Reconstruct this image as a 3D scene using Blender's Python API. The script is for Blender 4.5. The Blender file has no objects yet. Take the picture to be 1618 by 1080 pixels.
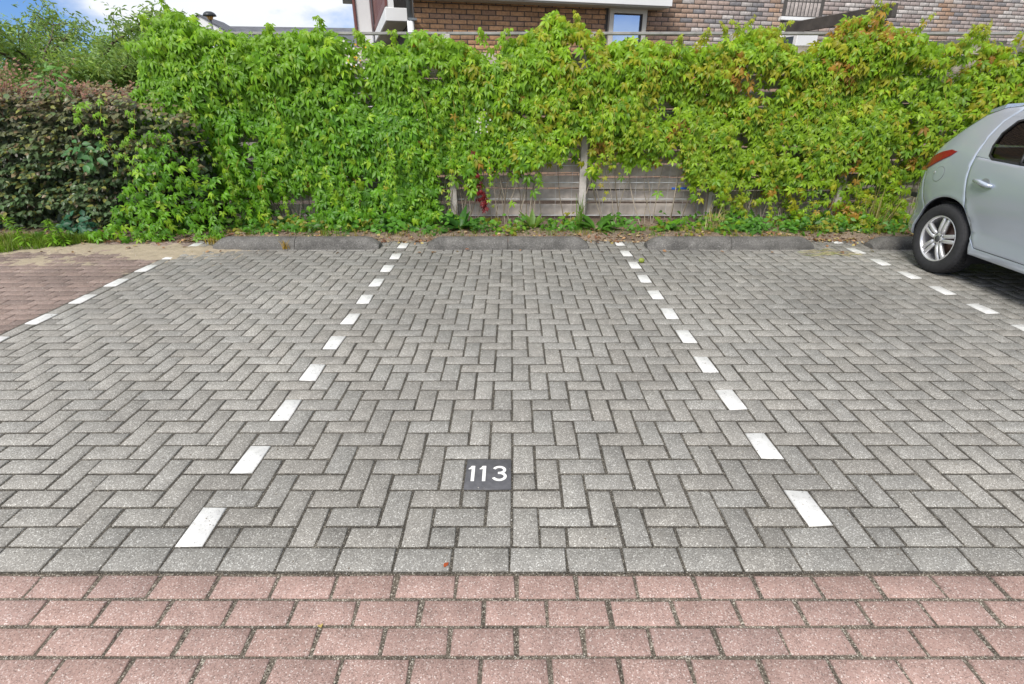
import bpy, math, random
import numpy as np
from mathutils import Vector, Matrix, noise, geometry

random.seed(11)
rng = np.random.default_rng(11)
sc = bpy.context.scene
COL = sc.collection
R = math.radians

# ------------------------------------------------------------------ camera
cam_d = bpy.data.cameras.new('camera')
cam = bpy.data.objects.new('camera', cam_d)
COL.objects.link(cam)
cam.location = (0, 0, 1.513)
cam.rotation_euler = (R(64.8), R(0.0), 0)
cam_d.sensor_width = 36.0
cam_d.lens = 18.58
cam_d.clip_start = 0.05
cam_d.clip_end = 3000
sc.camera = cam

# ------------------------------------------------------------------ light
SUN_EL, SUN_AZ = 47.0, 205.0          # azimuth from +Y clockwise: behind the camera, to the left
world = bpy.data.worlds.new('World')
sc.world = world
world.use_nodes = True
wn, wl = world.node_tree.nodes, world.node_tree.links
wn.clear()
w_out = wn.new('ShaderNodeOutputWorld')
w_bg = wn.new('ShaderNodeBackground'); w_bg.inputs['Strength'].default_value = 0.10
w_sky = wn.new('ShaderNodeTexSky'); w_sky.sky_type = 'NISHITA'; w_sky.sun_disc = False
w_sky.sun_elevation = R(SUN_EL); w_sky.sun_rotation = R(SUN_AZ)
w_sky.dust_density = 0.3; w_sky.ozone_density = 2.5
w_tc = wn.new('ShaderNodeTexCoord')
w_map = wn.new('ShaderNodeMapping'); w_map.inputs['Scale'].default_value = (1.0, 1.0, 2.0)
w_map.inputs['Location'].default_value = (1.5, 2.9, 3.3)
w_noise = wn.new('ShaderNodeTexNoise'); w_noise.inputs['Scale'].default_value = 2.6
w_noise.inputs['Detail'].default_value = 9; w_noise.inputs['Roughness'].default_value = 0.55
w_ramp = wn.new('ShaderNodeValToRGB')
w_ramp.color_ramp.elements[0].position = 0.40; w_ramp.color_ramp.elements[1].position = 0.51
w_ramp.color_ramp.elements[0].color = (0.03, 0.03, 0.03, 1)
w_noise2 = wn.new('ShaderNodeTexNoise'); w_noise2.inputs['Scale'].default_value = 5.0; w_noise2.inputs['Detail'].default_value = 6
w_cl = wn.new('ShaderNodeMix'); w_cl.data_type = 'RGBA'
w_cl.inputs[6].default_value = (4.1, 4.3, 4.6, 1); w_cl.inputs[7].default_value = (5.1, 5.2, 5.35, 1)
w_mix = wn.new('ShaderNodeMix'); w_mix.data_type = 'RGBA'
wl.new(w_tc.outputs['Generated'], w_map.inputs['Vector'])
wl.new(w_map.outputs['Vector'], w_noise.inputs['Vector'])
wl.new(w_map.outputs['Vector'], w_noise2.inputs['Vector'])
wl.new(w_noise.outputs['Fac'], w_ramp.inputs['Fac'])
wl.new(w_noise2.outputs['Fac'], w_cl.inputs[0])
wl.new(w_ramp.outputs['Color'], w_mix.inputs[0])
w_tint = wn.new('ShaderNodeVectorMath'); w_tint.operation = 'MULTIPLY'; w_tint.inputs[1].default_value = (.22, .345, .60)
wl.new(w_sky.outputs['Color'], w_tint.inputs[0])
wl.new(w_tint.outputs[0], w_mix.inputs[6])
wl.new(w_cl.outputs[2], w_mix.inputs[7])
wl.new(w_mix.outputs[2], w_bg.inputs['Color'])
wl.new(w_bg.outputs['Background'], w_out.inputs['Surface'])

sun_d = bpy.data.lights.new('sun', 'SUN')
sun_d.energy = 1.7; sun_d.angle = R(22); sun_d.color = (1.0, 0.96, 0.9)
sun = bpy.data.objects.new('sun', sun_d); COL.objects.link(sun)
_az = R(SUN_AZ)
_dir = Vector((math.sin(_az)*math.cos(R(SUN_EL)), math.cos(_az)*math.cos(R(SUN_EL)), math.sin(R(SUN_EL))))
sun.rotation_euler = _dir.to_track_quat('Z', 'Y').to_euler()
sun.location = _dir * 30

vs = sc.view_settings
vs.view_transform = 'Standard'
vs.look = 'None'
vs.exposure = 1.12
vs.gamma = 1.0
vs.use_curve_mapping = False

# ------------------------------------------------------------------ helpers
TH = R(25.2); FPX = 835.0; CAMZ = 1.513


def project(p):
    x, y, z = p[0], p[1], p[2] - CAMZ
    d = y*math.cos(TH) - z*math.sin(TH)
    if d < 0.05:
        return None
    return 809 + FPX*x/d, 540 - FPX*(y*math.sin(TH) + z*math.cos(TH))/d, d


def in_frame(p, m=10):
    q = project(p)
    return q is not None and -m < q[0] < 1618+m and -m < q[1] < 1080+m


def tag(o, label=None, cat=None, group=None, kind=None):
    if label: o['label'] = label
    if cat: o['category'] = cat
    if group: o['group'] = group
    if kind: o['kind'] = kind
    return o


def link(name, data, parent=None, loc=None, rot=None):
    o = bpy.data.objects.new(name, data)
    COL.objects.link(o)
    if parent: o.parent = parent
    if loc is not None: o.location = loc
    if rot is not None: o.rotation_euler = rot
    return o


def empty(name, loc=(0, 0, 0), rot=(0, 0, 0)):
    o = link(name, None, None, loc, rot)
    o.empty_display_size = 0.1
    return o


def np_mesh(name, verts, faces, mat, cols=None, smooth=False):
    """fast mesh from numpy: verts (N,3), faces (M,k), cols (N,3)"""
    verts = np.asarray(verts, np.float32); faces = np.asarray(faces, np.int32)
    me = bpy.data.meshes.new(name)
    k = faces.shape[1]; m = len(faces)
    me.vertices.add(len(verts)); me.vertices.foreach_set('co', verts.ravel())
    me.loops.add(m*k); me.loops.foreach_set('vertex_index', faces.ravel())
    me.polygons.add(m)
    me.polygons.foreach_set('loop_start', np.arange(0, m*k, k, dtype=np.int32))
    me.polygons.foreach_set('loop_total', np.full(m, k, np.int32))
    if smooth:
        me.polygons.foreach_set('use_smooth', np.ones(m, bool))
    me.update(calc_edges=True)
    me.validate()
    if cols is not None:
        a = me.color_attributes.new('Col', 'FLOAT_COLOR', 'POINT')
        c4 = np.ones((len(verts), 4), np.float32); c4[:, :3] = cols
        a.data.foreach_set('color', c4.ravel())
    if mat: me.materials.append(mat)
    return me


class MB:
    """collects pieces of ONE part"""
    def __init__(self):
        self.v = []; self.f = []; self.c = []; self.sm = []

    def add(self, vs_, fs_, col=None, smooth=False):
        b = len(self.v)
        self.v.extend([tuple(p) for p in vs_])
        for f in fs_:
            self.f.append(tuple(i + b for i in f)); self.sm.append(smooth)
        self.c.extend([col or (1, 1, 1)]*len(vs_))
        return self

    def box(self, c, s, rz=0.0, col=None, mat=None, bev=0.0):
        hx, hy, hz = s[0]/2, s[1]/2, s[2]/2
        if bev > 0:
            b = min(bev, hx*.9, hy*.9, hz*.9)
            pts = []
            for (ax, ay, az) in [(hx-b, hy-b, hz), (hx-b, hy, hz-b), (hx, hy-b, hz-b)]:
                pts.append((ax, ay, az))
            vv = []; idx = {}
            for sx in (-1, 1):
                for sy in (-1, 1):
                    for sz in (-1, 1):
                        for k, (ax, ay, az) in enumerate(pts):
                            idx[(sx, sy, sz, k)] = len(vv); vv.append((sx*ax, sy*ay, sz*az))
            ff = []
            for sz in (-1, 1):
                q = [idx[(-1, -1, sz, 0)], idx[(1, -1, sz, 0)], idx[(1, 1, sz, 0)], idx[(-1, 1, sz, 0)]]
                ff.append(q if sz > 0 else q[::-1])
            for sy in (-1, 1):
                q = [idx[(-1, sy, -1, 1)], idx[(-1, sy, 1, 1)], idx[(1, sy, 1, 1)], idx[(1, sy, -1, 1)]]
                ff.append(q if sy > 0 else q[::-1])
            for sx in (-1, 1):
                q = [idx[(sx, -1, -1, 2)], idx[(sx, 1, -1, 2)], idx[(sx, 1, 1, 2)], idx[(sx, -1, 1, 2)]]
                ff.append(q if sx > 0 else q[::-1])
            for sx in (-1, 1):
                for sy in (-1, 1):
                    q = [idx[(sx, sy, -1, 1)], idx[(sx, sy, -1, 2)], idx[(sx, sy, 1, 2)], idx[(sx, sy, 1, 1)]]
                    ff.append(q if sx*sy < 0 else q[::-1])
            for sx in (-1, 1):
                for sz in (-1, 1):
                    q = [idx[(sx, -1, sz, 0)], idx[(sx, -1, sz, 2)], idx[(sx, 1, sz, 2)], idx[(sx, 1, sz, 0)]]
                    ff.append(q if sx*sz < 0 else q[::-1])
            for sy in (-1, 1):
                for sz in (-1, 1):
                    q = [idx[(-1, sy, sz, 0)], idx[(-1, sy, sz, 1)], idx[(1, sy, sz, 1)], idx[(1, sy, sz, 0)]]
                    ff.append(q if sy*sz > 0 else q[::-1])
            for sx in (-1, 1):
                for sy in (-1, 1):
                    for sz in (-1, 1):
                        q = [idx[(sx, sy, sz, 0)], idx[(sx, sy, sz, 1)], idx[(sx, sy, sz, 2)]]
                        ff.append(q if sx*sy*sz < 0 else q[::-1])
        else:
            vv = [(x, y, z) for x in (-hx, hx) for y in (-hy, hy) for z in (-hz, hz)]
            ff = [(0, 1, 3, 2), (4, 6, 7, 5), (0, 4, 5, 1), (2, 3, 7, 6), (0, 2, 6, 4), (1, 5, 7, 3)]
        M = Matrix.Rotation(rz, 3, 'Z') if mat is None else mat
        c = Vector(c)
        self.add([M @ Vector(p) + c for p in vv], ff, col)
        return self

    def tube(self, pts, rad, n=6, col=None, cap=True, smooth=True):
        pts = [Vector(p) for p in pts]
        rads = rad if hasattr(rad, '__len__') else [rad]*len(pts)
        base = len(self.v); vv = []; ff = []
        up = Vector((0.13, 0.07, 1)).normalized()
        for i, p in enumerate(pts):
            d = (pts[min(i+1, len(pts)-1)] - pts[max(i-1, 0)])
            d = d.normalized() if d.length > 1e-9 else Vector((0, 0, 1))
            a = d.cross(up)
            if a.length < 1e-3: a = d.cross(Vector((1, 0, 0)))
            a.normalize(); b = d.cross(a)
            for k in range(n):
                t = 2*math.pi*k/n
                vv.append(p + (a*math.cos(t) + b*math.sin(t))*rads[i])
        for i in range(len(pts)-1):
            for k in range(n):
                k2 = (k+1) % n
                ff.append((i*n+k, i*n+k2, (i+1)*n+k2, (i+1)*n+k))
        self.add(vv, ff, col, smooth)
        if cap:
            self.f.append(tuple(base+k for k in range(n))[::-1]); self.sm.append(False)
            self.f.append(tuple(base+(len(pts)-1)*n+k for k in range(n))); self.sm.append(False)
        return self

    def lathe_x(self, prof, n=48, x0=0.0, c=(0, 0), smooth=True, close=False):
        """profile [(x, r)] turned about the X axis through (y,z)=c"""
        vv = []; ff = []
        m = len(prof)
        for k in range(n):
            t = 2*math.pi*k/n
            for (x, r) in prof:
                vv.append((x0+x, c[0]+r*math.cos(t), c[1]+r*math.sin(t)))
        for k in range(n):
            k2 = (k+1) % n
            for i in range(m-1 if not close else m):
                j = (i+1) % m
                ff.append((k*m+i, k*m+j, k2*m+j, k2*m+i))
        self.add(vv, ff, None, smooth)
        return self

    def prism(self, poly, x0, x1, smooth=False):
        """polygon in (y,z) extruded along x"""
        n = len(poly)
        vv = [(x0, y, z) for y, z in poly] + [(x1, y, z) for y, z in poly]
        ff = [tuple(range(n))[::-1], tuple(range(n, 2*n))]
        for i in range(n):
            j = (i+1) % n
            ff.append((i, j, n+j, n+i))
        self.add(vv, ff, None, smooth)
        return self

    def mesh(self, name, mat, col=False):
        me = bpy.data.meshes.new(name)
        me.from_pydata(self.v, [], self.f)
        me.polygons.foreach_set('use_smooth', np.array(self.sm, bool))
        if col:
            a = me.color_attributes.new('Col', 'FLOAT_COLOR', 'POINT')
            c4 = np.ones((len(self.v), 4), np.float32); c4[:, :3] = np.array(self.c, np.float32)
            a.data.foreach_set('color', c4.ravel())
        if mat: me.materials.append(mat)
        me.update()
        return me

    def build(self, name, mat, parent=None, loc=None, rot=None, col=False):
        return link(name, self.mesh(name, mat, col), parent, loc, rot)


# ------------------------------------------------------------------ materials
def mat_new(name):
    m = bpy.data.materials.new(name); m.use_nodes = True
    nt = m.node_tree
    b = nt.nodes['Principled BSDF']
    return m, nt, nt.nodes, nt.links, b


def simple(name, rgb, rough=0.6, metal=0.0, var=0.0, scale=8.0, bump=0.0, bscale=60.0, coat=0.0, spec=0.5):
    m, nt, n, l, b = mat_new(name)
    b.inputs['Roughness'].default_value = rough; b.inputs['Metallic'].default_value = metal
    b.inputs['Specular IOR Level'].default_value = spec
    if coat: b.inputs['Coat Weight'].default_value = coat; b.inputs['Coat Roughness'].default_value = 0.05
    b.inputs['Base Color'].default_value = (*rgb, 1)
    tc = n.new('ShaderNodeTexCoord')
    if var > 0:
        t = n.new('ShaderNodeTexNoise'); t.inputs['Scale'].default_value = scale; t.inputs['Detail'].default_value = 6
        l.new(tc.outputs['Object'], t.inputs['Vector'])
        mr = n.new('ShaderNodeMapRange'); mr.inputs[1].default_value = 0.3; mr.inputs[2].default_value = 0.7
        mr.inputs[3].default_value = 1-var; mr.inputs[4].default_value = 1+var
        l.new(t.outputs['Fac'], mr.inputs[0])
        mx = n.new('ShaderNodeVectorMath'); mx.operation = 'SCALE'; mx.inputs[0].default_value = rgb
        l.new(mr.outputs[0], mx.inputs['Scale']); l.new(mx.outputs[0], b.inputs['Base Color'])
    if bump > 0:
        t2 = n.new('ShaderNodeTexNoise'); t2.inputs['Scale'].default_value = bscale; t2.inputs['Detail'].default_value = 4
        l.new(tc.outputs['Object'], t2.inputs['Vector'])
        bp = n.new('ShaderNodeBump'); bp.inputs['Strength'].default_value = bump; bp.inputs['Distance'].default_value = 0.01
        l.new(t2.outputs['Fac'], bp.inputs['Height']); l.new(bp.outputs[0], b.inputs['Normal'])
    return m


def leaf_mat(name, trans=0.35, rough=0.42, gain=1.0):
    m, nt, n, l, b = mat_new(name)
    at = n.new('ShaderNodeAttribute'); at.attribute_name = 'Col'
    geo = n.new('ShaderNodeNewGeometry')
    t = n.new('ShaderNodeTexNoise'); t.inputs['Scale'].default_value = 35; t.inputs['Detail'].default_value = 3
    l.new(geo.outputs['Position'], t.inputs['Vector'])
    mr = n.new('ShaderNodeMapRange'); mr.inputs[1].default_value = 0.3; mr.inputs[2].default_value = 0.7
    mr.inputs[3].default_value = 0.82*gain; mr.inputs[4].default_value = 1.18*gain
    l.new(t.outputs['Fac'], mr.inputs[0])
    sc_ = n.new('ShaderNodeVectorMath'); sc_.operation = 'SCALE'
    l.new(at.outputs['Color'], sc_.inputs[0]); l.new(mr.outputs[0], sc_.inputs['Scale'])
    l.new(sc_.outputs[0], b.inputs['Base Color'])
    b.inputs['Roughness'].default_value = rough; b.inputs['Specular IOR Level'].default_value = 0.35
    tr = n.new('ShaderNodeBsdfTranslucent')
    tm = n.new('ShaderNodeVectorMath'); tm.operation = 'MULTIPLY'; tm.inputs[1].default_value = (1.5, 1.5, 0.8)
    l.new(sc_.outputs[0], tm.inputs[0]); l.new(tm.outputs[0], tr.inputs['Color'])
    mx = n.new('ShaderNodeMixShader'); mx.inputs[0].default_value = trans
    l.new(b.outputs[0], mx.inputs[1]); l.new(tr.outputs[0], mx.inputs[2])
    l.new(mx.outputs[0], n['Material Output'].inputs['Surface'])
    return m


def paver_mat(name, base, dark, light, grain=190.0, pebble=0.10, stain=(0.78, 1.12), stain_scale=0.9, spark=1.0):
    """concrete paver with exposed aggregate; per-piece tone from the Col attribute"""
    m, nt, n, l, b = mat_new(name)
    at = n.new('ShaderNodeAttribute'); at.attribute_name = 'Col'
    geo = n.new('ShaderNodeNewGeometry')
    v = n.new('ShaderNodeTexVoronoi'); v.inputs['Scale'].default_value = grain; v.inputs['Randomness'].default_value = 1
    l.new(geo.outputs['Position'], v.inputs['Vector'])
    sep = n.new('ShaderNodeSeparateColor'); l.new(v.outputs['Color'], sep.inputs[0])
    r = n.new('ShaderNodeValToRGB'); r.color_ramp.interpolation = 'LINEAR'
    e = r.color_ramp.elements
    e[0].position = 0.0; e[0].color = (*dark, 1)
    e[1].position = 1.0; e[1].color = (*light, 1)
    for p, c in ((0.14, tuple(.6*d+.4*q for d, q in zip(dark, base))), (0.24, base), (1-pebble-.12, base), (1-pebble, tuple(.55*q+.45*w for q, w in zip(base, light)))):
        x = e.new(p); x.color = (*c, 1)
    l.new(sep.outputs[0], r.inputs[0])
    # coarse stain
    t = n.new('ShaderNodeTexNoise'); t.inputs['Scale'].default_value = stain_scale; t.inputs['Detail'].default_value = 8; t.inputs['Roughness'].default_value = .62
    l.new(geo.outputs['Position'], t.inputs['Vector'])
    mr = n.new('ShaderNodeMapRange'); mr.inputs[1].default_value = 0.32; mr.inputs[2].default_value = 0.68
    mr.inputs[3].default_value = stain[0]; mr.inputs[4].default_value = stain[1]
    l.new(t.outputs['Fac'], mr.inputs[0])
    t3 = n.new('ShaderNodeTexNoise'); t3.inputs['Scale'].default_value = 14; t3.inputs['Detail'].default_value = 5
    l.new(geo.outputs['Position'], t3.inputs['Vector'])
    mr3 = n.new('ShaderNodeMapRange'); mr3.inputs[1].default_value = 0.3; mr3.inputs[2].default_value = 0.7
    mr3.inputs[3].default_value = 0.88; mr3.inputs[4].default_value = 1.1
    l.new(t3.outputs['Fac'], mr3.inputs[0])
    mm = n.new('ShaderNodeMath'); mm.operation = 'MULTIPLY'
    l.new(mr.outputs[0], mm.inputs[0]); l.new(mr3.outputs[0], mm.inputs[1])
    m1 = n.new('ShaderNodeVectorMath'); m1.operation = 'MULTIPLY'
    l.new(r.outputs[0], m1.inputs[0]); l.new(at.outputs['Color'], m1.inputs[1])
    m2 = n.new('ShaderNodeVectorMath'); m2.operation = 'SCALE'
    l.new(m1.outputs[0], m2.inputs[0]); l.new(mm.outputs[0], m2.inputs['Scale'])
    l.new(m2.outputs[0], b.inputs['Base Color'])
    b.inputs['Roughness'].default_value = 0.85; b.inputs['Specular IOR Level'].default_value = 0.3
    t2 = n.new('ShaderNodeTexNoise'); t2.inputs['Scale'].default_value = 160; t2.inputs['Detail'].default_value = 3
    l.new(geo.outputs['Position'], t2.inputs['Vector'])
    bp = n.new('ShaderNodeBump'); bp.inputs['Strength'].default_value = 0.35; bp.inputs['Distance'].default_value = 0.003
    l.new(t2.outputs['Fac'], bp.inputs['Height']); l.new(bp.outputs[0], b.inputs['Normal'])
    return m


M_PAVE = paver_mat('grey_concrete_paver', (.284, .269, .241), (.16, .15, .134), (.68, .665, .61), grain=310, pebble=.08, stain=(.78, 1.10))
M_RED = paver_mat('red_concrete_paver', (.37, .248, .212), (.2, .14, .12), (.66, .57, .52), grain=310, pebble=.06, stain=(.80, 1.12))
M_DULLRED = paver_mat('dull_red_paver', (.30, .222, .188), (.16, .12, .105), (.48, .41, .36), grain=200, pebble=.06)
M_JOINT = paver_mat('joint_sand', (.07, .062, .05), (.022, .02, .017), (.36, .33, .27), grain=360, pebble=.08, stain=(.6, 1.3), stain_scale=3.0)
M_REDJOINT = paver_mat('gritty_joint_sand', (.13, .108, .083), (.03, .025, .02), (.5, .46, .38), grain=280, pebble=.12, stain=(.6, 1.3), stain_scale=5.0)
M_SAND = paver_mat('pale_sand', (.40, .33, .235), (.3, .24, .16), (.52, .46, .36), grain=300, pebble=.1, stain=(.8, 1.12))
M_SOIL = paver_mat('dry_soil', (.22, .165, .12), (.09, .065, .045), (.36, .29, .22), grain=120, pebble=.1, stain=(.65, 1.25), stain_scale=2.5)
M_STOP = paver_mat('weathered_concrete', (.145, .138, .126), (.085, .08, .073), (.27, .26, .24), grain=150, pebble=.06, stain=(.62, 1.22), stain_scale=5.0)


def paint_mat():
    m, nt, n, l, b = mat_new('worn_white_paint')
    geo = n.new('ShaderNodeNewGeometry')
    t = n.new('ShaderNodeTexNoise'); t.inputs['Scale'].default_value = 85; t.inputs['Detail'].default_value = 5; t.inputs['Roughness'].default_value = .7
    l.new(geo.outputs['Position'], t.inputs['Vector'])
    r = n.new('ShaderNodeValToRGB'); e = r.color_ramp.elements
    e[0].position = .33; e[0].color = (.28, .27, .25, 1); e[1].position = .41; e[1].color = (.74, .73, .70, 1)
    l.new(t.outputs['Fac'], r.inputs[0])
    t2 = n.new('ShaderNodeTexNoise'); t2.inputs['Scale'].default_value = 16; t2.inputs['Detail'].default_value = 7; t2.inputs['Roughness'].default_value = .7
    l.new(geo.outputs['Position'], t2.inputs['Vector'])
    g2 = n.new('ShaderNodeMapRange'); g2.inputs[1].default_value = .3; g2.inputs[2].default_value = .62; g2.inputs[3].default_value = .72; g2.inputs[4].default_value = 1.0
    l.new(t2.outputs['Fac'], g2.inputs[0])
    sv = n.new('ShaderNodeVectorMath'); sv.operation = 'SCALE'
    l.new(r.outputs[0], sv.inputs[0]); l.new(g2.outputs[0], sv.inputs['Scale']); l.new(sv.outputs[0], b.inputs['Base Color'])
    b.inputs['Roughness'].default_value = .6
    bp = n.new('ShaderNodeBump'); bp.inputs['Strength'].default_value = .3; bp.inputs['Distance'].default_value = .002
    l.new(t.outputs['Fac'], bp.inputs['Height']); l.new(bp.outputs[0], b.inputs['Normal'])
    return m


M_PAINT = paint_mat()
M_TILE = simple('dark_tile', (.095, .094, .10), .6, var=.22, scale=30, bump=.25, bscale=140)
M_DIGIT = simple('digit_white', (.82, .81, .76), .5, var=.04, scale=60)
M_WOOD = simple('weathered_wood', (.55, .485, .43), .85, var=.25, scale=9, bump=.4, bscale=70)
_n, _l = M_WOOD.node_tree.nodes, M_WOOD.node_tree.links
_oi = _n.new('ShaderNodeObjectInfo'); _mr = _n.new('ShaderNodeMapRange'); _mr.inputs[3].default_value = .82; _mr.inputs[4].default_value = 1.15
_l.new(_oi.outputs['Random'], _mr.inputs[0])
_vs = _n.new('ShaderNodeVectorMath'); _vs.operation = 'SCALE'
_b = _n['Principled BSDF']; _src = _b.inputs['Base Color'].links[0].from_socket
_l.new(_src, _vs.inputs[0]); _l.new(_mr.outputs[0], _vs.inputs['Scale']); _l.new(_vs.outputs[0], _b.inputs['Base Color'])
M_POST = simple('post_wood', (.46, .42, .385), .85, var=.2, scale=12, bump=.4, bscale=60)
M_RAIL = simple('rail_wood', (.30, .29, .275), .8, var=.2, scale=10, bump=.3, bscale=60)
M_WIRE = simple('galvanised_wire', (.62, .63, .63), .4, metal=.3)
M_TWIG = simple('dry_twig', (.23, .18, .135), .85, var=.25, scale=20)
M_BARK = simple('bark', (.12, .095, .07), .9, var=.3, scale=14, bump=.5, bscale=40)
M_WHITE = simple('white_render', (.76, .76, .75), .6, var=.05, scale=2)
M_FRAME = simple('cream_window_frame', (.60, .57, .50), .4)
M_PANE = simple('window_pane', (.50, .62, .80), .05, metal=.85)
M_BROWN = simple('red_brown_paint', (.16, .058, .05), .55, var=.15, scale=6)
M_GREYM = simple('grey_metal', (.20, .215, .22), .45, metal=.3, var=.1)
M_DARKBEAM = simple('dark_stained_timber', (.075, .066, .058), .8, var=.3, scale=7, bump=.4, bscale=50)
M_SLATE = simple('grey_roof', (.115, .12, .135), .8, var=.2, scale=3)
M_SOFFIT = simple('soffit', (.42, .42, .36), .7, var=.05)
M_GROUND = simple('far_ground', (.12, .11, .08), .95, var=.3, scale=.6)
M_CREEPER = leaf_mat('creeper_leaf', trans=.36)
M_BEECH = leaf_mat('beech_leaf', trans=.22, rough=.33, gain=1.25)
M_TREE = leaf_mat('tree_leaf', trans=.35)
M_GRASS = leaf_mat('grass_blade', trans=.35)
M_LITTER = leaf_mat('dry_leaf', trans=.1, rough=.8)

# ------------------------------------------------------------------ ground
U = 0.104


def structure(o):
    o['kind'] = 'structure'; return o


structure(link('ground', np_mesh('ground', [(-400, -400, -.075), (400, -400, -.075), (400, 400, -.075), (-400, 400, -.075)], [(0, 1, 2, 3)], M_GROUND)))


def xmap(c):
    return (c if c <= 12 else 12 + (c-12)*1.03) * U


def sheet(name, x0, x1, y0, y1, z, mat, nx=2, ny=2):
    xs = np.linspace(x0, x1, nx); ys = np.linspace(y0, y1, ny)
    v = [(x, y, z) for y in ys for x in xs]
    f = [(j*nx+i, j*nx+i+1, (j+1)*nx+i+1, (j+1)*nx+i) for j in range(ny-1) for i in range(nx-1)]
    return link(name, np_mesh(name, v, f, mat, np.ones((len(v), 3))))


def paver_verts(lx, ly, jit=0.0, ch=.0045, drop=.0035, h=.04, rnd=random):
    hx, hy = lx/2, ly/2
    def ring(ax, ay, z):
        return [(-ax, -ay, z), (ax, -ay, z), (ax, ay, z), (-ax, ay, z)]
    t = ring(hx-ch, hy-ch, 0); c = ring(hx, hy, -drop); b = ring(hx, hy, -h)
    if jit:
        off = [(rnd.uniform(-jit, jit), rnd.uniform(-jit, jit), rnd.uniform(-jit, jit)*.25) for _ in range(4)]
        t = [(p[0]+o[0], p[1]+o[1], p[2]+o[2]) for p, o in zip(t, off)]
        c = [(p[0]+o[0], p[1]+o[1], p[2]+o[2]) for p, o in zip(c, off)]
    return t + c + b


PAVER_F = [(0, 1, 2, 3)] + [(4+i, 4+(i+1) % 4, (i+1) % 4, i) for i in range(4)] + [(8+i, 8+(i+1) % 4, 4+(i+1) % 4, 4+i) for i in range(4)]


def tone(rnd, spread=.10, hue=.012, xy=None):
    k = 1 + rnd.uniform(-spread, spread)
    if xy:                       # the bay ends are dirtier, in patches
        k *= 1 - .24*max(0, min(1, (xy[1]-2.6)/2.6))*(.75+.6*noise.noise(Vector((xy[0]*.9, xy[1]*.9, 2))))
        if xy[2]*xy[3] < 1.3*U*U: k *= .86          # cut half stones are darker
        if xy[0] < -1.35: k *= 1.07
    h = rnd.uniform(-hue, hue)
    return (k*(1+h), k, k*(1-h))


def lay(pavers, parent, mat, n_single, spread=.11, name='paver'):
    """pavers: (x, y, lx, ly, z). The n_single that show largest are objects, the rest one mass."""
    rnd = random.Random(5)
    def area(p):
        a, b = project((p[0]-p[2]/2, p[1]-p[3]/2, 0)), project((p[0]+p[2]/2, p[1]+p[3]/2, 0))
        if not a or not b or not in_frame((p[0], p[1], 0), 30): return 0
        return abs(a[0]-b[0])*abs(a[1]-b[1])
    order = sorted(pavers, key=area, reverse=True)
    single = [p for p in order[:n_single] if area(p) > 0]
    rest = order[len(single):]
    cache = {}
    for p in single:
        key = (round(p[2], 3), round(p[3], 3), rnd.randrange(9), p[0] < -1.35)
        if key not in cache:
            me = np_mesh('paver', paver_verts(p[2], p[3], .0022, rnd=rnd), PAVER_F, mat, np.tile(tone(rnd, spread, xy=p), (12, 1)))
            cache[key] = me
        o = link(name, cache[key], parent, (p[0]+rnd.uniform(-.0012, .0012), p[1]+rnd.uniform(-.0012, .0012), p[4]+rnd.uniform(-.0014, .0014)),
                 (rnd.uniform(-.006, .006), rnd.uniform(-.006, .006), rnd.uniform(-.006, .006)))
    if rest:
        V = []; F = []; C = []
        for p in rest:
            b = len(V)
            rz = rnd.uniform(-.006, .006); c, s = math.cos(rz), math.sin(rz)
            tx, ty = rnd.uniform(-.006, .006), rnd.uniform(-.006, .006); dz = rnd.uniform(-.0014, .0014)
            for (x, y, z) in paver_verts(p[2], p[3], .0022, rnd=rnd):
                V.append((p[0]+x*c-y*s, p[1]+x*s+y*c, p[4]+z+dz+tx*x+ty*y))
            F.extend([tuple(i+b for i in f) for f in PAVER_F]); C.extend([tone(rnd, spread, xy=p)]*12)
        o = link(name, np_mesh('paver_field', V, F, mat, C), parent)
        o['kind'] = 'stuff'


# grey parking pavement in herringbone
Y0 = 13.85                      # first herringbone row, in units of half a paver
NR, C0, C1 = 46, -33, 78
park = structure(sheet('parking_pavement', -34.6*U, xmap(79), 12.76*U, (Y0+NR)*U+.02, -.0048, M_JOINT, 60, 40))
tile_cells = {(-2, 4), (-1, 4), (-2, 5), (-1, 5)}
J = .0120                        # joint
grey, white = [], []


def start(c):
    return (1 - (c+12)) % 4


def cell_rect(cells):
    cs = [c for c, r in cells]; rs = [r for c, r in cells]
    x0, x1 = xmap(min(cs)), xmap(max(cs)+1)
    y0, y1 = (Y0+min(rs)-1)*U, (Y0+max(rs))*U
    return ((x0+x1)/2, (y0+y1)/2, x1-x0-J, y1-y0-J, 0.0)


bricks = {}
for c in range(C0, C1):
    for r in range(1, NR+1):
        if (c, r) in tile_cells: continue
        k = (r - start(c)) % 4
        if k == 0: key = ('v', c, r)
        elif k == 1: key = ('v', c, r-1)
        elif k == 2: key = ('h', c, r)
        else: key = ('h', c-1, r)
        bricks.setdefault(key, []).append((c, r))
for key, cells in bricks.items():
    p = cell_rect(cells)
    if key[0] == 'v' and len(cells) == 2 and key[1] in (-12, 11, 34, 57):
        white.append(p)
    else:
        grey.append(p)
# straight border column along the left edge, every other stone white
for r in range(1, NR, 2):
    p = (-33.6*U, (Y0+r)*U, U-J, 2*U-J, 0.0)
    (white if (r % 4) == 1 else grey).append(p)
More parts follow.
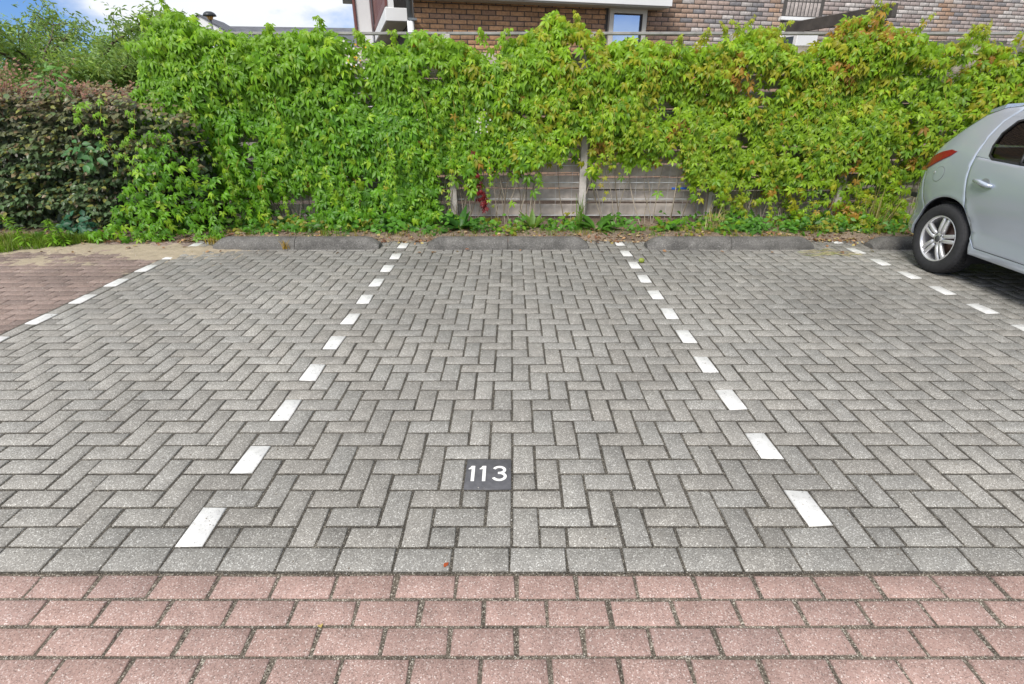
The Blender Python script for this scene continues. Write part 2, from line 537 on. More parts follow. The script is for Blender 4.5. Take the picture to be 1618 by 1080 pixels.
# row of stretchers along the front edge
for i in range(-18, 41):
    xc = (-.1 + 1.98*i + .99)*U
    grey.append((xc, (12.82+.505)*U, 1.98*U-J*.8, 1.01*U-.004, 0.001))
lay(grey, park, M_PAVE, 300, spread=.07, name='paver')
rw = random.Random(3)
for p in white:
    o = link('painted_paver', np_mesh('painted_paver', paver_verts(p[2]+.004, p[3]+.003, .005, rnd=rw), PAVER_F, M_PAINT, np.ones((12, 3))), park,
             (p[0], p[1], .0015), (0, 0, rw.uniform(-.012, .012)))
    o['label'] = 'white painted paver of a bay line'

# red pavement in front
redp = structure(sheet('red_pavement', -8, 8, -3.0, 12.80*U, -.0115, M_REDJOINT, 60, 20))
red = []
y = 12.74*U; row = 0
while y > -2.9:
    off = .12 if row % 2 == 0 else 1.08
    dep = .955*U
    for i in range(-38, 38):
        red.append(((off + 1.98*i + .99 + random.uniform(-.03, .03))*U, y-dep/2, 1.98*U-.0145, dep-.0115, -.006))
    y -= dep; row += 1
lay(red, redp, M_RED, 110, spread=.10, name='red_paver')

# dull red pavement on the far left
side = structure(sheet('side_pavement', -10, -34.62*U, 12.76*U, 6.35, -.008, M_JOINT, 40, 30))
dull = []
y = 12.78*U; row = 0
while y < 6.2:
    off = 0 if row % 2 == 0 else 1
    if off: dull.append((-34.2*U-U/2, y+U/2, U-.007, U-.007, -.003))
    for i in range(0, 30):
        x1 = -34.2*U - (2*i + off)*U
        dull.append((x1-U, y+U/2, 2*U-.007, U-.007, -.003))
    y += U; row += 1
lay(dull, side, M_DULLRED, 0, spread=.16)


# number tile
tile = empty('number_tile', (-1*U, (Y0+4)*U, 0.001))
tag(tile, 'dark grey square tile with white number 113 set among the grey pavers', 'number tile')
ts = 2*U-.008
link('slab', np_mesh('slab', paver_verts(ts, ts, .001, ch=.003, drop=.002), PAVER_F, M_TILE), tile)


def stroke(mb, pts, w, z0=.0006, z1=.0016):
    pts = [Vector((p[0], p[1])) for p in pts]
    L, Rr = [], []
    for i, p in enumerate(pts):
        d = (pts[min(i+1, len(pts)-1)] - pts[max(i-1, 0)]).normalized()
        nrm = Vector((-d.y, d.x))*w/2
        L.append(p+nrm); Rr.append(p-nrm)
    n = len(pts)
    v = [(p.x, p.y, z1) for p in L] + [(p.x, p.y, z1) for p in Rr] + [(p.x, p.y, z0) for p in L] + [(p.x, p.y, z0) for p in Rr]
    f = []
    for i in range(n-1):
        f += [(i, n+i, n+i+1, i+1), (i, i+1, 2*n+i+1, 2*n+i), (n+i, 3*n+i, 3*n+i+1, n+i+1)]
    f += [(0, 2*n, 3*n, n), (n-1, 2*n-1, 4*n-1, 3*n-1)]
    mb.add(v, f)


SW = .0145
for xc in (-.0675, -.0185):
    mb = MB()
    stroke(mb, [(xc, -.052), (xc, .050)], SW)
    mb.add([(xc-SW/2+.001, .050, .0015), (xc-SW/2+.001, .028, .0015), (xc-.021, .026, .0015), (xc-.021, .033, .0015), (xc-.014, .039, .0015), (xc-.009, .050, .0015)],
           [(0, 5, 4, 3, 2, 1)])
    mb.build('digit', M_DIGIT, tile)
mb = MB()
cx = .048
arc = [(cx+.0235*math.cos(R(a)), .0225+.0205*math.sin(R(a))) for a in range(160, -91, -10)]
arc2 = [(cx+.0265*math.cos(R(a)), -.021+.0235*math.sin(R(a))) for a in range(90, -166, -10)]
stroke(mb, arc, SW*.92); stroke(mb, [(cx-.006, .002), (cx+.004, .002)], SW*.9, z1=.00158); stroke(mb, arc2, SW*.92, z1=.00162)
mb.build('digit', M_DIGIT, tile)


# ------------------------------------------------------------------ sand, soil
def hfield(name, x0, x1, y0, y1, nx, ny, fz, mat):
    xs = np.linspace(x0, x1, nx); ys = np.linspace(y0, y1, ny)
    v = [(x, y, fz(x, y)) for y in ys for x in xs]
    f = [(j*nx+i, j*nx+i+1, (j+1)*nx+i+1, (j+1)*nx+i) for j in range(ny-1) for i in range(nx-1)]
    return link(name, np_mesh(name, v, f, mat, np.ones((len(v), 3)), smooth=True))


def nz(x, y, s, k=0.0):
    return noise.fractal(Vector((x*s+k, y*s-k, k*1.7)), 1.0, 2.0, 5)


def soil_z(x, y):
    e = (y - 5.93)/.16
    e = max(-1, min(1.0, e))
    return .012*e + .012*nz(x, y, 5.0, 3.1) + (.03 if y > 6.1 else .03*max(0, (y-5.9)/.2)) - (.02 if y < 5.85 else 0)


structure(hfield('soil_strip', -9, 9, 5.8, 8.4, 420, 60, soil_z, M_SOIL))


def sand_z(x, y):
    d = 0
    for (cx, cy, rx, ry, a) in ((-3.6, 5.36, .55, .20, .011), (-4.5, 5.62, .95, .20, .012), (-4.75, 5.10, .5, .16, .008), (-3.2, 5.56, .5, .1, .008), (-5.9, 5.5, .6, .3, .009)):
        d += a*math.exp(-((x-cx)/rx)**2 - ((y-cy)/ry)**2)
    return -.0085 + d + .006*nz(x, y, 6.0, 1.3) + .0025*nz(x, y, 30.0, 7.3)


o = hfield('sand_patch', -7.2, -2.5, 4.7, 6.0, 320, 110, sand_z, M_SAND)
tag(o, 'pale sand drifted over the pavers at the far end of the leftmost bay', 'sand', kind='stuff')

# ------------------------------------------------------------------ wheel stops
def stop_mesh(L, taper0, taper1):
    """half-round concrete bar along x, length L; tapered ends where asked"""
    n = 14; W2, Hh = .105, .118
    xs = [0, .004, .02, .05, .09, .14] + [L*q for q in (.3, .5, .7)] + [L-.14, L-.09, L-.05, L-.02, L-.004, L]
    v = []; f = []
    for x in xs:
        k = 1.0
        if taper0 and x < .14: k = .42 + .58*math.sin(math.pi/2*x/.14)
        if taper1 and x > L-.14: k = .42 + .58*math.sin(math.pi/2*(L-x)/.14)
        edge = 0.985 if (x in (0, L)) else 1.0
        for i in range(n+1):
            a = math.pi*i/n
            cx = math.copysign(abs(math.cos(a))**.8, math.cos(a)); sx = math.sin(a)**.85
            wob = .0025*noise.noise(Vector((x*9, i*.7, L)))
            v.append((x, -cx*W2*(k*.35+.65)*edge, sx*Hh*k*edge + wob))
    m = n+1
    for i in range(len(xs)-1):
        for j in range(n):
            f.append((i*m+j, i*m+j+1, (i+1)*m+j+1, (i+1)*m+j))
    mb = MB(); mb.add(v, f, None, True)
    mb.f.append(tuple(range(m))[::-1]); mb.sm.append(False)
    mb.f.append(tuple((len(xs)-1)*m+i for i in range(m))); mb.sm.append(False)
    return mb.mesh('segment', M_STOP, col=True)


stops = [(-3.21, -1.43, 'rounded grey concrete wheel stop beside the sand, behind the leftmost bay'),
         (-.907, .82, 'rounded grey concrete wheel stop directly behind the bay numbered 113'),
         (1.45, 3.24, 'rounded grey concrete wheel stop between bay 113 and the silver car'),
         (3.87, 5.60, 'rounded grey concrete wheel stop behind the rear wheel of the silver car')]
for x0, x1, lab in stops:
    t = empty('wheel_stop', (x0, 5.635, -.004))
    tag(t, lab, 'wheel stop', 'concrete wheel stops at the ends of the bays')
    Lh = (x1-x0)/2
    link('segment', stop_mesh(Lh-.002, True, False), t)
    link('segment', stop_mesh(Lh-.002, False, True), t, (Lh+.002, .001, 0))


# ------------------------------------------------------------------ foliage tools
def rand_unit(n):
    v = rng.normal(size=(n, 3)); return v/np.linalg.norm(v, axis=1, keepdims=True)


def norm_rows(v):
    return v/np.maximum(np.linalg.norm(v, axis=1, keepdims=True), 1e-9)


def frames(nrm, down):
    """rotation matrices whose z axis is nrm and whose y axis is down projected into the leaf's plane"""
    z = norm_rows(nrm)
    y = down - z*np.sum(down*z, axis=1, keepdims=True)
    y = norm_rows(y); x = np.cross(y, z)
    return np.stack([x, y, z], axis=2)


def scatter(tv, tf, Rm, pos, scl, col, vjit=None):
    """instances of a template leaf in one vertex array"""
    N, Vn = len(pos), len(tv)
    v = np.einsum('nij,vj->nvi', Rm, tv)*scl[:, None, None] + pos[:, None, :]
    f = (tf[None, :, :] + (np.arange(N)*Vn)[:, None, None]).reshape(-1, tf.shape[1])
    c = np.repeat(col, Vn, axis=0)
    if vjit is not None:
        c = c*np.tile(vjit, N)[:, None]
    return v.reshape(-1, 3), f, c


def leaflet(L, W, ang, ox=0, oy=0, droop=.25, fold=.12, off=.05):
    """ovate pointed leaflet, 8 triangles"""
    p = [(0, 0, 0), (-.42*W, .28*L, fold*W), (-.5*W, .55*L, fold*W - droop*.25*L), (0, L, -droop*L), (.5*W, .55*L, fold*W - droop*.25*L), (.42*W, .28*L, fold*W),
         (0, .33*L, -.02*L), (0, .66*L, -droop*.4*L)]
    c, s = math.cos(ang), math.sin(ang)
    out = []
    for x, y, z in p:
        y += off
        out.append((ox + x*c + y*s, oy - x*s + y*c, z))
    f = [(0, 6, 1), (1, 6, 2), (6, 7, 2), (2, 7, 3), (0, 5, 6), (5, 4, 6), (6, 4, 7), (4, 3, 7)]
    return out, f


def compound(spread=1.0, droop=.3, n=5):
    V = []; F = []
    spec = [(-1.95, .62), (-.95, .88), (0, 1.0), (.95, .88), (1.95, .62)] if n == 5 else [(-.9, .85), (0, 1), (.9, .85)]
    for a, L in spec:
        v, f = leaflet(L, .40*L, a*spread, droop=droop*(1+.3*abs(a)))
        b = len(V); V += v; F += [tuple(i+b for i in q) for q in f]
    return np.array(V, np.float32), np.array(F, np.int32)


CL5 = [compound(1.0, .30), compound(.85, .45), compound(1.1, .2), compound(.7, .6)]
_v, _f = leaflet(1.0, .62, 0, droop=.15, fold=.14, off=0)
OV = (np.array(_v, np.float32), np.array(_f, np.int32))
_v, _f = leaflet(1.0, .30, 0, droop=.25, fold=.12, off=0)
LANCE = (np.array(_v, np.float32), np.array(_f, np.int32))


def interp(tab, x):
    return float(np.interp(x, [t[0] for t in tab], [t[1] for t in tab]))


# ------------------------------------------------------------------ fence
FY = 6.80
POSTS = [-3.9, -2.31, -.72, .87, 2.45, 4.03, 5.60, 7.18, 8.76]
fence = empty('garden_fence', (0, FY, 0))
tag(fence, 'weathered grey board fence with posts, top rail and wire mesh behind the creepers', 'fence')
rf = random.Random(8)
for x in POSTS:
    mb = MB(); mb.box((0, 0, 1.05), (.085, .085, 2.1), bev=.006)
    mb.build('post', M_POST, fence, (x, -.115 + rf.uniform(-.01, .01), 0), (rf.uniform(-.01, .01), rf.uniform(-.012, .012), rf.uniform(-.05, .05)))
for a, b in zip(POSTS[:-1], POSTS[1:]):
    z = .10; i = 0
    w = b-a+.02
    while z < 1.93:
        h = rf.choice((.135, .14, .145)); th_ = .022
        mb = MB(); mb.box((0, 0, 0), (w, th_, h), bev=.003, col=None)
        k = .8 + rf.random()*.4
        o = mb.build('board', M_WOOD, fence, ((a+b)/2, .062 + (.012 if i % 2 else 0), z+h/2), (rf.uniform(-.03, .03), rf.uniform(-.004, .004), 0))
        z += h + rf.choice((.012, .022, .038)); i += 1
for x0, x1 in ((-3.6, -.72), (-.72, 2.45), (2.45, 5.6), (5.6, 8.8)):
    mb = MB(); mb.box((0, 0, 0), (x1-x0-.004, .08, .028), bev=.004)
    mb.build('top_rail', M_RAIL, fence, ((x0+x1)/2, 0, 2.116))
for a, b in zip(POSTS[:-1], POSTS[1:]):
    mb = MB()
    for zz in np.arange(.12, 1.8, .2):
        dbl = True
        for dy in ((-.012, .004) if dbl else (-.004,)):
            mb.tube([(a, dy, zz), (b, dy, zz)],   .0042 if dbl else .0022, 5, cap=False)
    for xx in np.arange(a+.06, b-.04, .2):
        mb.tube([(xx, -.004, .08), (xx, -.004, 1.8)], .0019, 5, cap=False)
    mb.build('wire_mesh', M_WIRE, fence, (0, -.075, 0))
mb = MB(); mb.tube([(0, 0, 0), (.12, 0, .003), (.25, 0, -.002)], .013, 8)
o = mb.build('blue_pipe', simple('blue_plastic', (.03, .12, .55), .4), None, (1.97, 6.70, .45))
tag(o, 'short blue plastic pipe caught in the wire mesh of the fence', 'pipe')

# ------------------------------------------------------------------ creepers
TOP = [(-4.9, 1.4), (-4.3, 1.5), (-4.1, 1.75), (-4.02, 2.0), (-3.91, 2.14), (-3.82, 2.28), (-3.51, 2.31), (-3.30, 2.15), (-2.93, 2.11), (-2.45, 2.12), (-1.97, 2.14), (-1.71, 2.05), (-1.3, 2.0), (-1.16, 2.03), (-1.02, 2.12), (-.75, 2.09), (-.41, 1.98), (-.06, 2.04), (.28, 2.18), (.44, 2.33), (.62, 2.21), (.83, 2.14), (1.04, 2.0), (1.31, 2.08), (1.66, 2.02), (2.01, 1.97), (2.34, 2.05), (2.66, 2.18), (2.87, 2.14), (3.16, 1.93), (3.38, 2.02), (3.49, 2.14), (3.62, 2.27), (3.92, 2.3), (4.23, 2.15), (4.48, 2.03), (5.02, 2.06), (5.57, 2.0), (6.5, 2.1), (8.7, 2.05)]
BOT = [(-4.7, .05), (-4.04, .0), (-3.75, .05), (-3.6, .15), (-3.35, .3), (-3.25, .12), (-3.0, .12), (-2.88, .56), (-2.4, .60), (-2.27, .10), (-1.8, .12), (-1.3, .10), (-.9, .12), (-.74, .78), (-.34, .74), (-.07, .98), (.31, .82), (.60, .98), (.78, 1.12), (.95, 1.06), (1.2, .82), (1.45, .86), (1.9, .88), (2.22, .76), (2.42, .62), (2.66, .42), (2.78, .48), (3.3, .46), (3.5, .04), (4.92, .02), (6.0, .1), (8.7, .1)]


def patch(x, z, k, s=1.3):
    return noise.noise(Vector((x*s+k, z*s*1.2, k*.7)))


def creeper_col(x, z, r):
    """leaf colour by place along the fence: green, then yellow-green, then rust-tinged in patches"""
    green = np.array((.130, .305, .014)); lime = np.array((.25, .42, .016)); olive = np.array((.225, .28, .022))
    gold = np.array((.40, .30, .02)); rust = np.array((.42, .17, .04)); dark = np.array((.045, .17, .02))
    t = min(1, max(0, (x + 1.3)/1.7))            # 0 left .. 1 from the middle on
    q = noise.noise(Vector((x*3.4+11, z*3.8, 2.2)))
    p = noise.noise(Vector((x*2.6+31, z*3.0, 6.2)))
    c = green*(1-t) + (lime*.7+green*.3)*t
    if x > .7:
        u = min(1, (x-.7)/1.6)
        c = c*(1-.28*u) + olive*.28*u
    if r.random() < .22: c = c*.5 + dark*.5
    lit = max(0, min(1, (z-1.2)/.8))  # upper leaves go towards lime, light from above put into their colour
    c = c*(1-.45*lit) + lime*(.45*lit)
    wg = t*(.07 + .7*max(0, q) + .24*lit*(x > .6))
    if r.random() < wg: c = c*.45 + gold*.55
    wr = max(0, p-.34)*2.0*(x > .9) + .003 + .006*(x > 1)
    if 3.3 < x < 4.15 and z > 2.05: wr += .35
    if r.random() < wr: c = c*.25 + rust*.75
    if r.random() < .12: c = c*.4 + np.array((.36, .52, .03))*.6
    return c*r.uniform(.78, 1.22)


def front(x, z):
    """how far the foliage stands out from the fence"""
    d = .25 + .14*noise.noise(Vector((x*1.2, z*1.4, 4.2))) + .10*noise.noise(Vector((x*3.3, z*3.3, 9.2)))
    d += .10*max(0, min(1, (z-1.5)/.5))
    if z < .5: d += .05
    return max(.06, d)


rc = random.Random(21)


def creeper(name, x0, x1, n, label, n_single, size):
    t = empty(name, ((x0+x1)/2, FY-.15, 0))
    tag(t, label, 'creeper', 'creepers on the garden fence')
    org = np.array(t.location)
    P = []; S = []; C = []; NR_ = []; D = []; TI = []
    def put(x, y, z, s, c, out=1.0, yaw=0.0):
        P.append((x, y, z)); S.append(s); C.append(c)
        NR_.append((rc.gauss(0, .42)+yaw, -1*out, rc.uniform(.05, 1.15)))
        D.append((rc.gauss(0, .55), rc.gauss(0, .2), -1)); TI.append(rc.randrange(4))
    tries = 0
    while len(P) < n and tries < n*6:
        tries += 1
        x = rc.uniform(x0-.25, x1+.25)
        if x < x0 and rc.random() > (x-x0+.25)/.25: continue
        if x > x1 and rc.random() < (x-x1)/.25: continue
        zt = interp(TOP, x) - .05*rc.random(); zb = interp(BOT, x)
        if -.8 < x < 3.4: zb += .42*noise.noise(Vector((x*4.5, 3.3, 1.0))) + .02
        z = rc.uniform(-.02, 2.45)
        if z > zt: continue
        if z < zb:
            if rc.random() > math.exp(-(zb-z)/.10): continue
        # holes in the curtain
        h = noise.noise(Vector((x*2.1+5, z*2.6, 1.1)))
        lowopen = max(0, min(1, (1.0-z)/.6)) if x > -.9 else max(0, min(1, (.6-z)/.4))*.5
        if h > .42 - .38*lowopen and rc.random() < .85: continue
        if x > 2.6 and noise.noise(Vector((x*2.7, z*3.3, 7.7))) > .36 and rc.random() < .8: continue
        fr = front(x, z)
        dep = rc.random()**2.0
        y = FY - .09 - fr*(1-dep*.9)
        if z > zt-.16: y += rc.uniform(0, .22)
        if z < .25: y -= rc.uniform(0, .16)
        s = size*rc.choice((rc.uniform(.5, .9), rc.uniform(.75, 1.25), rc.uniform(.75, 1.25), rc.uniform(1.1, 1.5)))*(1.0 if z > .4 else .85)
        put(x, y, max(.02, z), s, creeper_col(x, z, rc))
    # hanging and sprouting shoots
    stems = MB()
    for _ in range(int((x1-x0)*10)):
        x = rc.uniform(x0, x1); zt = interp(TOP, x); zb = interp(BOT, x)
        up = rc.random() < .3 and not -3.5 < x < -3.0
        L = rc.uniform(.12, .3) if up else rc.uniform(.25, .75)
        z0 = zt-.02 if up else rc.uniform(max(zb, .3), zt-.25)
        if not up and z0 - L < .05: L = max(.15, z0-.08)
        y0 = FY-.12-front(x, z0)-rc.uniform(.0, .05)
        pts = []; lean = rc.uniform(-.25, .25); m = 9
        for i in range(m):
            q = i/(m-1)
            if up: pts.append((x+lean*L*q*2, y0+.15 + rc.uniform(-.01, .01) - .1*q*q, z0 + L*(q-.55*q*q*rc.uniform(.6, 1))))
            else: pts.append((x+lean*L*q + .02*math.sin(q*7+x), y0-.05*math.sin(q*3.0), z0-L*q))
        stems.tube(pts, [.0035*(1-.6*i/(m-1)) for i in range(m)], 4, col=(.30, .26, .05), cap=False)
        young = np.array((.30, .46, .03)) if x < 0 else np.array((.36, .38, .03))
        for i in range(1, m):
            q = i/(m-1)
            c = creeper_col(x, z0, rc)*(1-.7*q) + young*.7*q
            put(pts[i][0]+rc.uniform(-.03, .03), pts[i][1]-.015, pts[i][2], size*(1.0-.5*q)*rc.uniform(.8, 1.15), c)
    if x0 < -4:
        for _ in range(380):
            x = rc.gauss(-3.86, .40); hz = 1.25 - 1.3*abs(x+3.75)
            if noise.noise(Vector((x*4, hz*3, 3))) > .35: continue
            z = rc.uniform(.03, max(.12, hz))
            y = 6.02 + .25*max(0, x+3.8) - .10*rc.random() - (.14*rc.random() if z < .2 else 0)
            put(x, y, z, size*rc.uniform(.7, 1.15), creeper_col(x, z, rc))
        for (sx, sz, L, sy) in ((-4.28, 1.42, .68, 6.0), (-4.10, 1.10, .42, 6.0), (-4.50, 1.40, .25, 6.0), (-3.98, 1.36, .9, 6.05), (-3.78, 1.5, .8, 6.15)):
            pts = [(sx+.03*math.sin(i*.9+sx)-.02*i/8, sy-.03*math.sin(i*.4), sz-L*i/8) for i in range(9)]
            stems.tube(pts, .003, 4, col=(.34, .30, .06), cap=False)
            for i in range(9):
                for _k in range(2):
                    q = i/8
                    put(pts[i][0]+rc.gauss(0, .035), pts[i][1]-.02, pts[i][2]+rc.uniform(-.03, .03), size*(.8-.35*q)*rc.uniform(.8, 1.1), np.array((.20, .38, .03))*rc.uniform(.75, 1.2))
    # dark red strings of leaves by the post
    if x0 < -.4 < x1:
        for (sx, sz, L) in ((-.44, .92, .30), (-.50, .64, .30), (-.34, .45, .22), (-.40, .60, .25)):
            for i in range(22):
                put(sx+rc.gauss(0, .018), FY-.34+rc.uniform(-.03, .03), sz-L*rc.random(), .045*rc.uniform(.7, 1.2), np.array((.16, .012, .014))*rc.uniform(.6, 1.5))
    P_ = np.array(P) - org; S_ = np.array(S); C_ = np.array(C); NN = np.array(NR_); DD = np.array(D); TI = np.array(TI)
    Rm = frames(NN, DD)
    # the leaves in front that show largest become parts of their own
    face = -NN[:, 1]/np.linalg.norm(NN, axis=1)
    score = S_*(-P_[:, 1]+.25)*face + rng.uniform(0, .012, len(S_))
    pick = np.zeros(len(S_), bool)
    vis = (P_[:, 2] > .3)
    idx = np.argsort(-np.where(vis, score, 0))[:n_single]
    pick[idx] = True
    allv, allf, allc, b = [], [], [], 0
    for k in range(4):
        sel = (~pick) & (TI == k)
        if not sel.any(): continue
        tv, tf = CL5[k]
        v, f, c = scatter(tv, tf, Rm[sel], P_[sel], S_[sel], C_[sel], np.repeat(np.array([.85, 1.05, 1, .95, 1.1]), 8))
        allv.append(v); allf.append(f+b); allc.append(c); b += len(v)
    o = link('foliage', np_mesh('foliage', np.concatenate(allv), np.concatenate(allf), M_CREEPER, np.concatenate(allc), smooth=True), t)
    o['kind'] = 'stuff'
    cache = {}
    for i in idx:
        key = (int(TI[i]), tuple(np.round(C_[i]/.05).astype(int)))
        if key not in cache:
            tv, tf = CL5[TI[i]]
            cache[key] = np_mesh('leaf', tv, tf, M_CREEPER, np.tile(C_[i], (len(tv), 1)), smooth=True)
        lo = link('leaf', cache[key], t)
        M = Matrix([list(Rm[i][r]*S_[i]) + [P_[i][r]] for r in range(3)] + [[0, 0, 0, 1]])
        lo.matrix_local = M
    # bare stems climbing the mesh
    for _ in range(int((x1-x0)*17)):
        x = rc.uniform(x0, x1); zt = rc.uniform(.6, 1.3); lean = rc.uniform(-.35, .35)
        pts = []; ph = rc.uniform(0, 6)
        for i in range(12):
            q = i/11
            pts.append((x+lean*zt*q+.05*math.sin(q*5+ph)*q, FY-.10-.05*math.sin(q*4+ph)**2-.10*(1-q)**3, zt*q))
        stems.tube(pts, [rc.uniform(.004, .0075)*(1.2-.6*i/11) for i in range(12)], 5, col=rc.choice(((.22, .18, .13), (.40, .34, .27), (.34, .29, .22))), cap=False)
    for k in range(len(stems.v)):
        p = stems.v[k]; stems.v[k] = (p[0]-org[0], p[1]-org[1], p[2]-org[2])
    stems.build('stems', M_LITTER, t, col=True)['kind'] = 'stuff'
    return t


creeper('creeper', -4.12, -1.35, 7200, 'deep green creeper climbing the fence next to the dark beech hedge', 300, .078)
creeper('creeper', -1.35, 1.55, 7600, 'yellow-green creeper on the fence behind bay 113, over the exposed boards', 300, .073)
creeper('creeper', 1.55, 4.2, 8200, 'olive and rust-tinged creeper topped by a tall orange tuft, beyond the exposed boards', 300, .066)
creeper('creeper', 4.2, 8.6, 8000, 'olive creeper with red patches on the fence behind the silver car', 250, .070)

# ------------------------------------------------------------------ beech hedge
def beech_hedge():
    t = empty('beech_hedge', (-6.0, 6.6, 0))
    tag(t, 'dark bronze-green clipped beech hedge beside the green creeper', 'hedge')
    org = np.array(t.location); r = random.Random(4)
    HX0, HX1 = -8.6, -3.5
    P, S, C, NN, DD = [], [], [], [], []
    def htop(x):
        return 1.50 + .10*noise.noise(Vector((x*2.6, 1, 3))) + .05*noise.noise(Vector((x*7, 1, 5))) - .05*max(0, x+5) - .10*max(0, x+4.2)
    sprays = 1500
    tw = MB()
    for _ in range(sprays):
        x = r.uniform(HX0, HX1); zt = htop(x); z = r.uniform(.10, zt)
        top = r.random() < .2
        if top: z = zt - r.uniform(0, .08)
        bulge = .10*noise.noise(Vector((x*2.2, z*2.6, 8))) + .06*noise.noise(Vector((x*5, z*5, 2)))
        y = 6.14 + bulge + (r.random()**2)*.28 + (.12 if z < .25 else 0) + .05*max(0, z-1.2)
        if top: y = r.uniform(6.1, 7.3)
        L = r.uniform(.12, .26)
        d = Vector((r.gauss(0, .7), -1, r.uniform(-.35, .25))).normalized()
        if top: d = Vector((r.gauss(0, .4), r.gauss(0, .4), 1)).normalized(); L = r.uniform(.1, .30)
        bronze = max(0, min(1, (z-.85)/.6 + .5*noise.noise(Vector((x*1.5, z*2, 5)))))
        if top: bronze = 1
        n = r.randint(7, 11)
        side = d.cross(Vector((0, 0, 1))).normalized() if abs(d.z) < .95 else Vector((1, 0, 0))
        base = Vector((x, y, z)) - d*L*.4
        if r.random() < .15: tw.tube([base - d*.15, base + d*L*.95], [.004, .0015], 4, col=(.14, .09, .06), cap=False)
        for i in range(n):
            q = (i+.5)/n
            p = base + d*L*q + side*(.018 if i % 2 else -.018) + Vector((0, 0, r.uniform(-.012, .012)))
            P.append(p); S.append(r.uniform(.055, .088)*(1.05-.25*q))
            g = np.array((.085, .128, .06)); bz = np.array((.145, .105, .06)); ol = np.array((.19, .20, .055)); pk = np.array((.26, .14, .095))
            c = g*(1-bronze*.75) + bz*bronze*.75
            w = r.random()
            if w < .14: c = ol
            elif w < .20 + .12*bronze: c = c*.5+pk*.5
            if w > .86: c = c*.5 + np.array((.075, .16, .05))*.5
            C.append(c*r.uniform(.7, 1.35))
            NN.append((r.gauss(0, .35), -.45+r.gauss(0, .3), 1.0)); DD.append(tuple(d*1.0 + side*(.8 if i % 2 else -.8) + Vector((0, 0, -.25))))
    # inner leaves that close the hedge
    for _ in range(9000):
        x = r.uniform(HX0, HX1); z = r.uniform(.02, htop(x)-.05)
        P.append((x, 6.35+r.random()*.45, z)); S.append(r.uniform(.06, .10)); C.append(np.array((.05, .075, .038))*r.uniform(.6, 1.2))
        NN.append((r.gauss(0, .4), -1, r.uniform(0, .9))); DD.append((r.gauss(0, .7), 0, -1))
    P = np.array([tuple(p) for p in P]) - org; S = np.array(S); C = np.array(C); NN = np.array(NN, float); DD = np.array(DD, float)
    Rm = frames(NN, DD)
    vis = [in_frame((P[i]+org), 0) and P[i][2] > .2 for i in range(len(P))]
    score = np.where(vis, S*(1.2 - (P[:, 1]+org[1]-6.0)*2), 0)
    idx = np.argsort(-score)[:300]; pick = np.zeros(len(P), bool); pick[idx] = True
    v, f, c = scatter(OV[0], OV[1], Rm[~pick], P[~pick], S[~pick], C[~pick])
    link('foliage', np_mesh('foliage', v, f, M_BEECH, c, smooth=True), t)['kind'] = 'stuff'
    cache = {}
    for i in idx:
        key = tuple(np.round(C[i]/.02).astype(int))
        if key not in cache:
            cache[key] = np_mesh('leaf', OV[0], OV[1], M_BEECH, np.tile(C[i], (len(OV[0]), 1)), smooth=True)
        lo = link('leaf', cache[key], t)
        lo.matrix_local = Matrix([list(Rm[i][k]*S[i]) + [P[i][k]] for k in range(3)] + [[0, 0, 0, 1]])
    for _ in range(60):
        x = r.uniform(HX0, HX1); pts = [(x, 6.6+r.uniform(-.15, .15), 0)]
        for i in range(1, 7):
            pts.append((pts[-1][0]+r.uniform(-.06, .06), pts[-1][1]+r.uniform(-.06, .05), htop(x)*i/6.3))
        tw.tube(pts, [.016-.002*i for i in range(7)], 5, col=(.13, .1, .075), cap=False)
    # reddish upright shoots along the top, with young red leaves
    SP, SS, SC, SN, SD = [], [], [], [], []
    for _ in range(420):
        x = r.uniform(HX0, -4.3); y = r.uniform(6.2, 7.3); z = htop(x)-.05; L = r.uniform(.10, .34)*(1.2 if x < -5.4 else .55)
        dx, dy = r.uniform(.1, .7)*L, r.uniform(-.2, .2)*L
        tw.tube([(x, y, z), (x+dx*.4, y+dy*.5, z+L*.6), (x+dx, y+dy, z+L)], [.0028, .002, .001], 4, col=(.25, .13, .09), cap=False)
        for k in range(7):
            q = .25+.75*k/6
            SP.append((x+dx*q*q-org[0]+r.gauss(0, .012), y+dy*q-org[1], z+L*q)); SS.append(r.uniform(.03, .055))
            SC.append(np.array(r.choice(((.24, .115, .085), (.20, .11, .07), (.17, .14, .06))))*r.uniform(.7, 1.3)); SN.append((r.gauss(0, .5), -.6, .6)); SD.append((r.gauss(0, .7), 0, 1))
    v, f, c = scatter(OV[0], OV[1], frames(np.array(SN), np.array(SD)), np.array(SP), np.array(SS), np.array(SC))
    link('young_shoots', np_mesh('young_shoots', v, f, M_BEECH, c, smooth=True), t)['kind'] = 'stuff'
    tw.v = [(p[0]-org[0], p[1]-org[1], p[2]-org[2]) for p in tw.v]
    tw.build('twigs', M_LITTER, t, col=True)


beech_hedge()


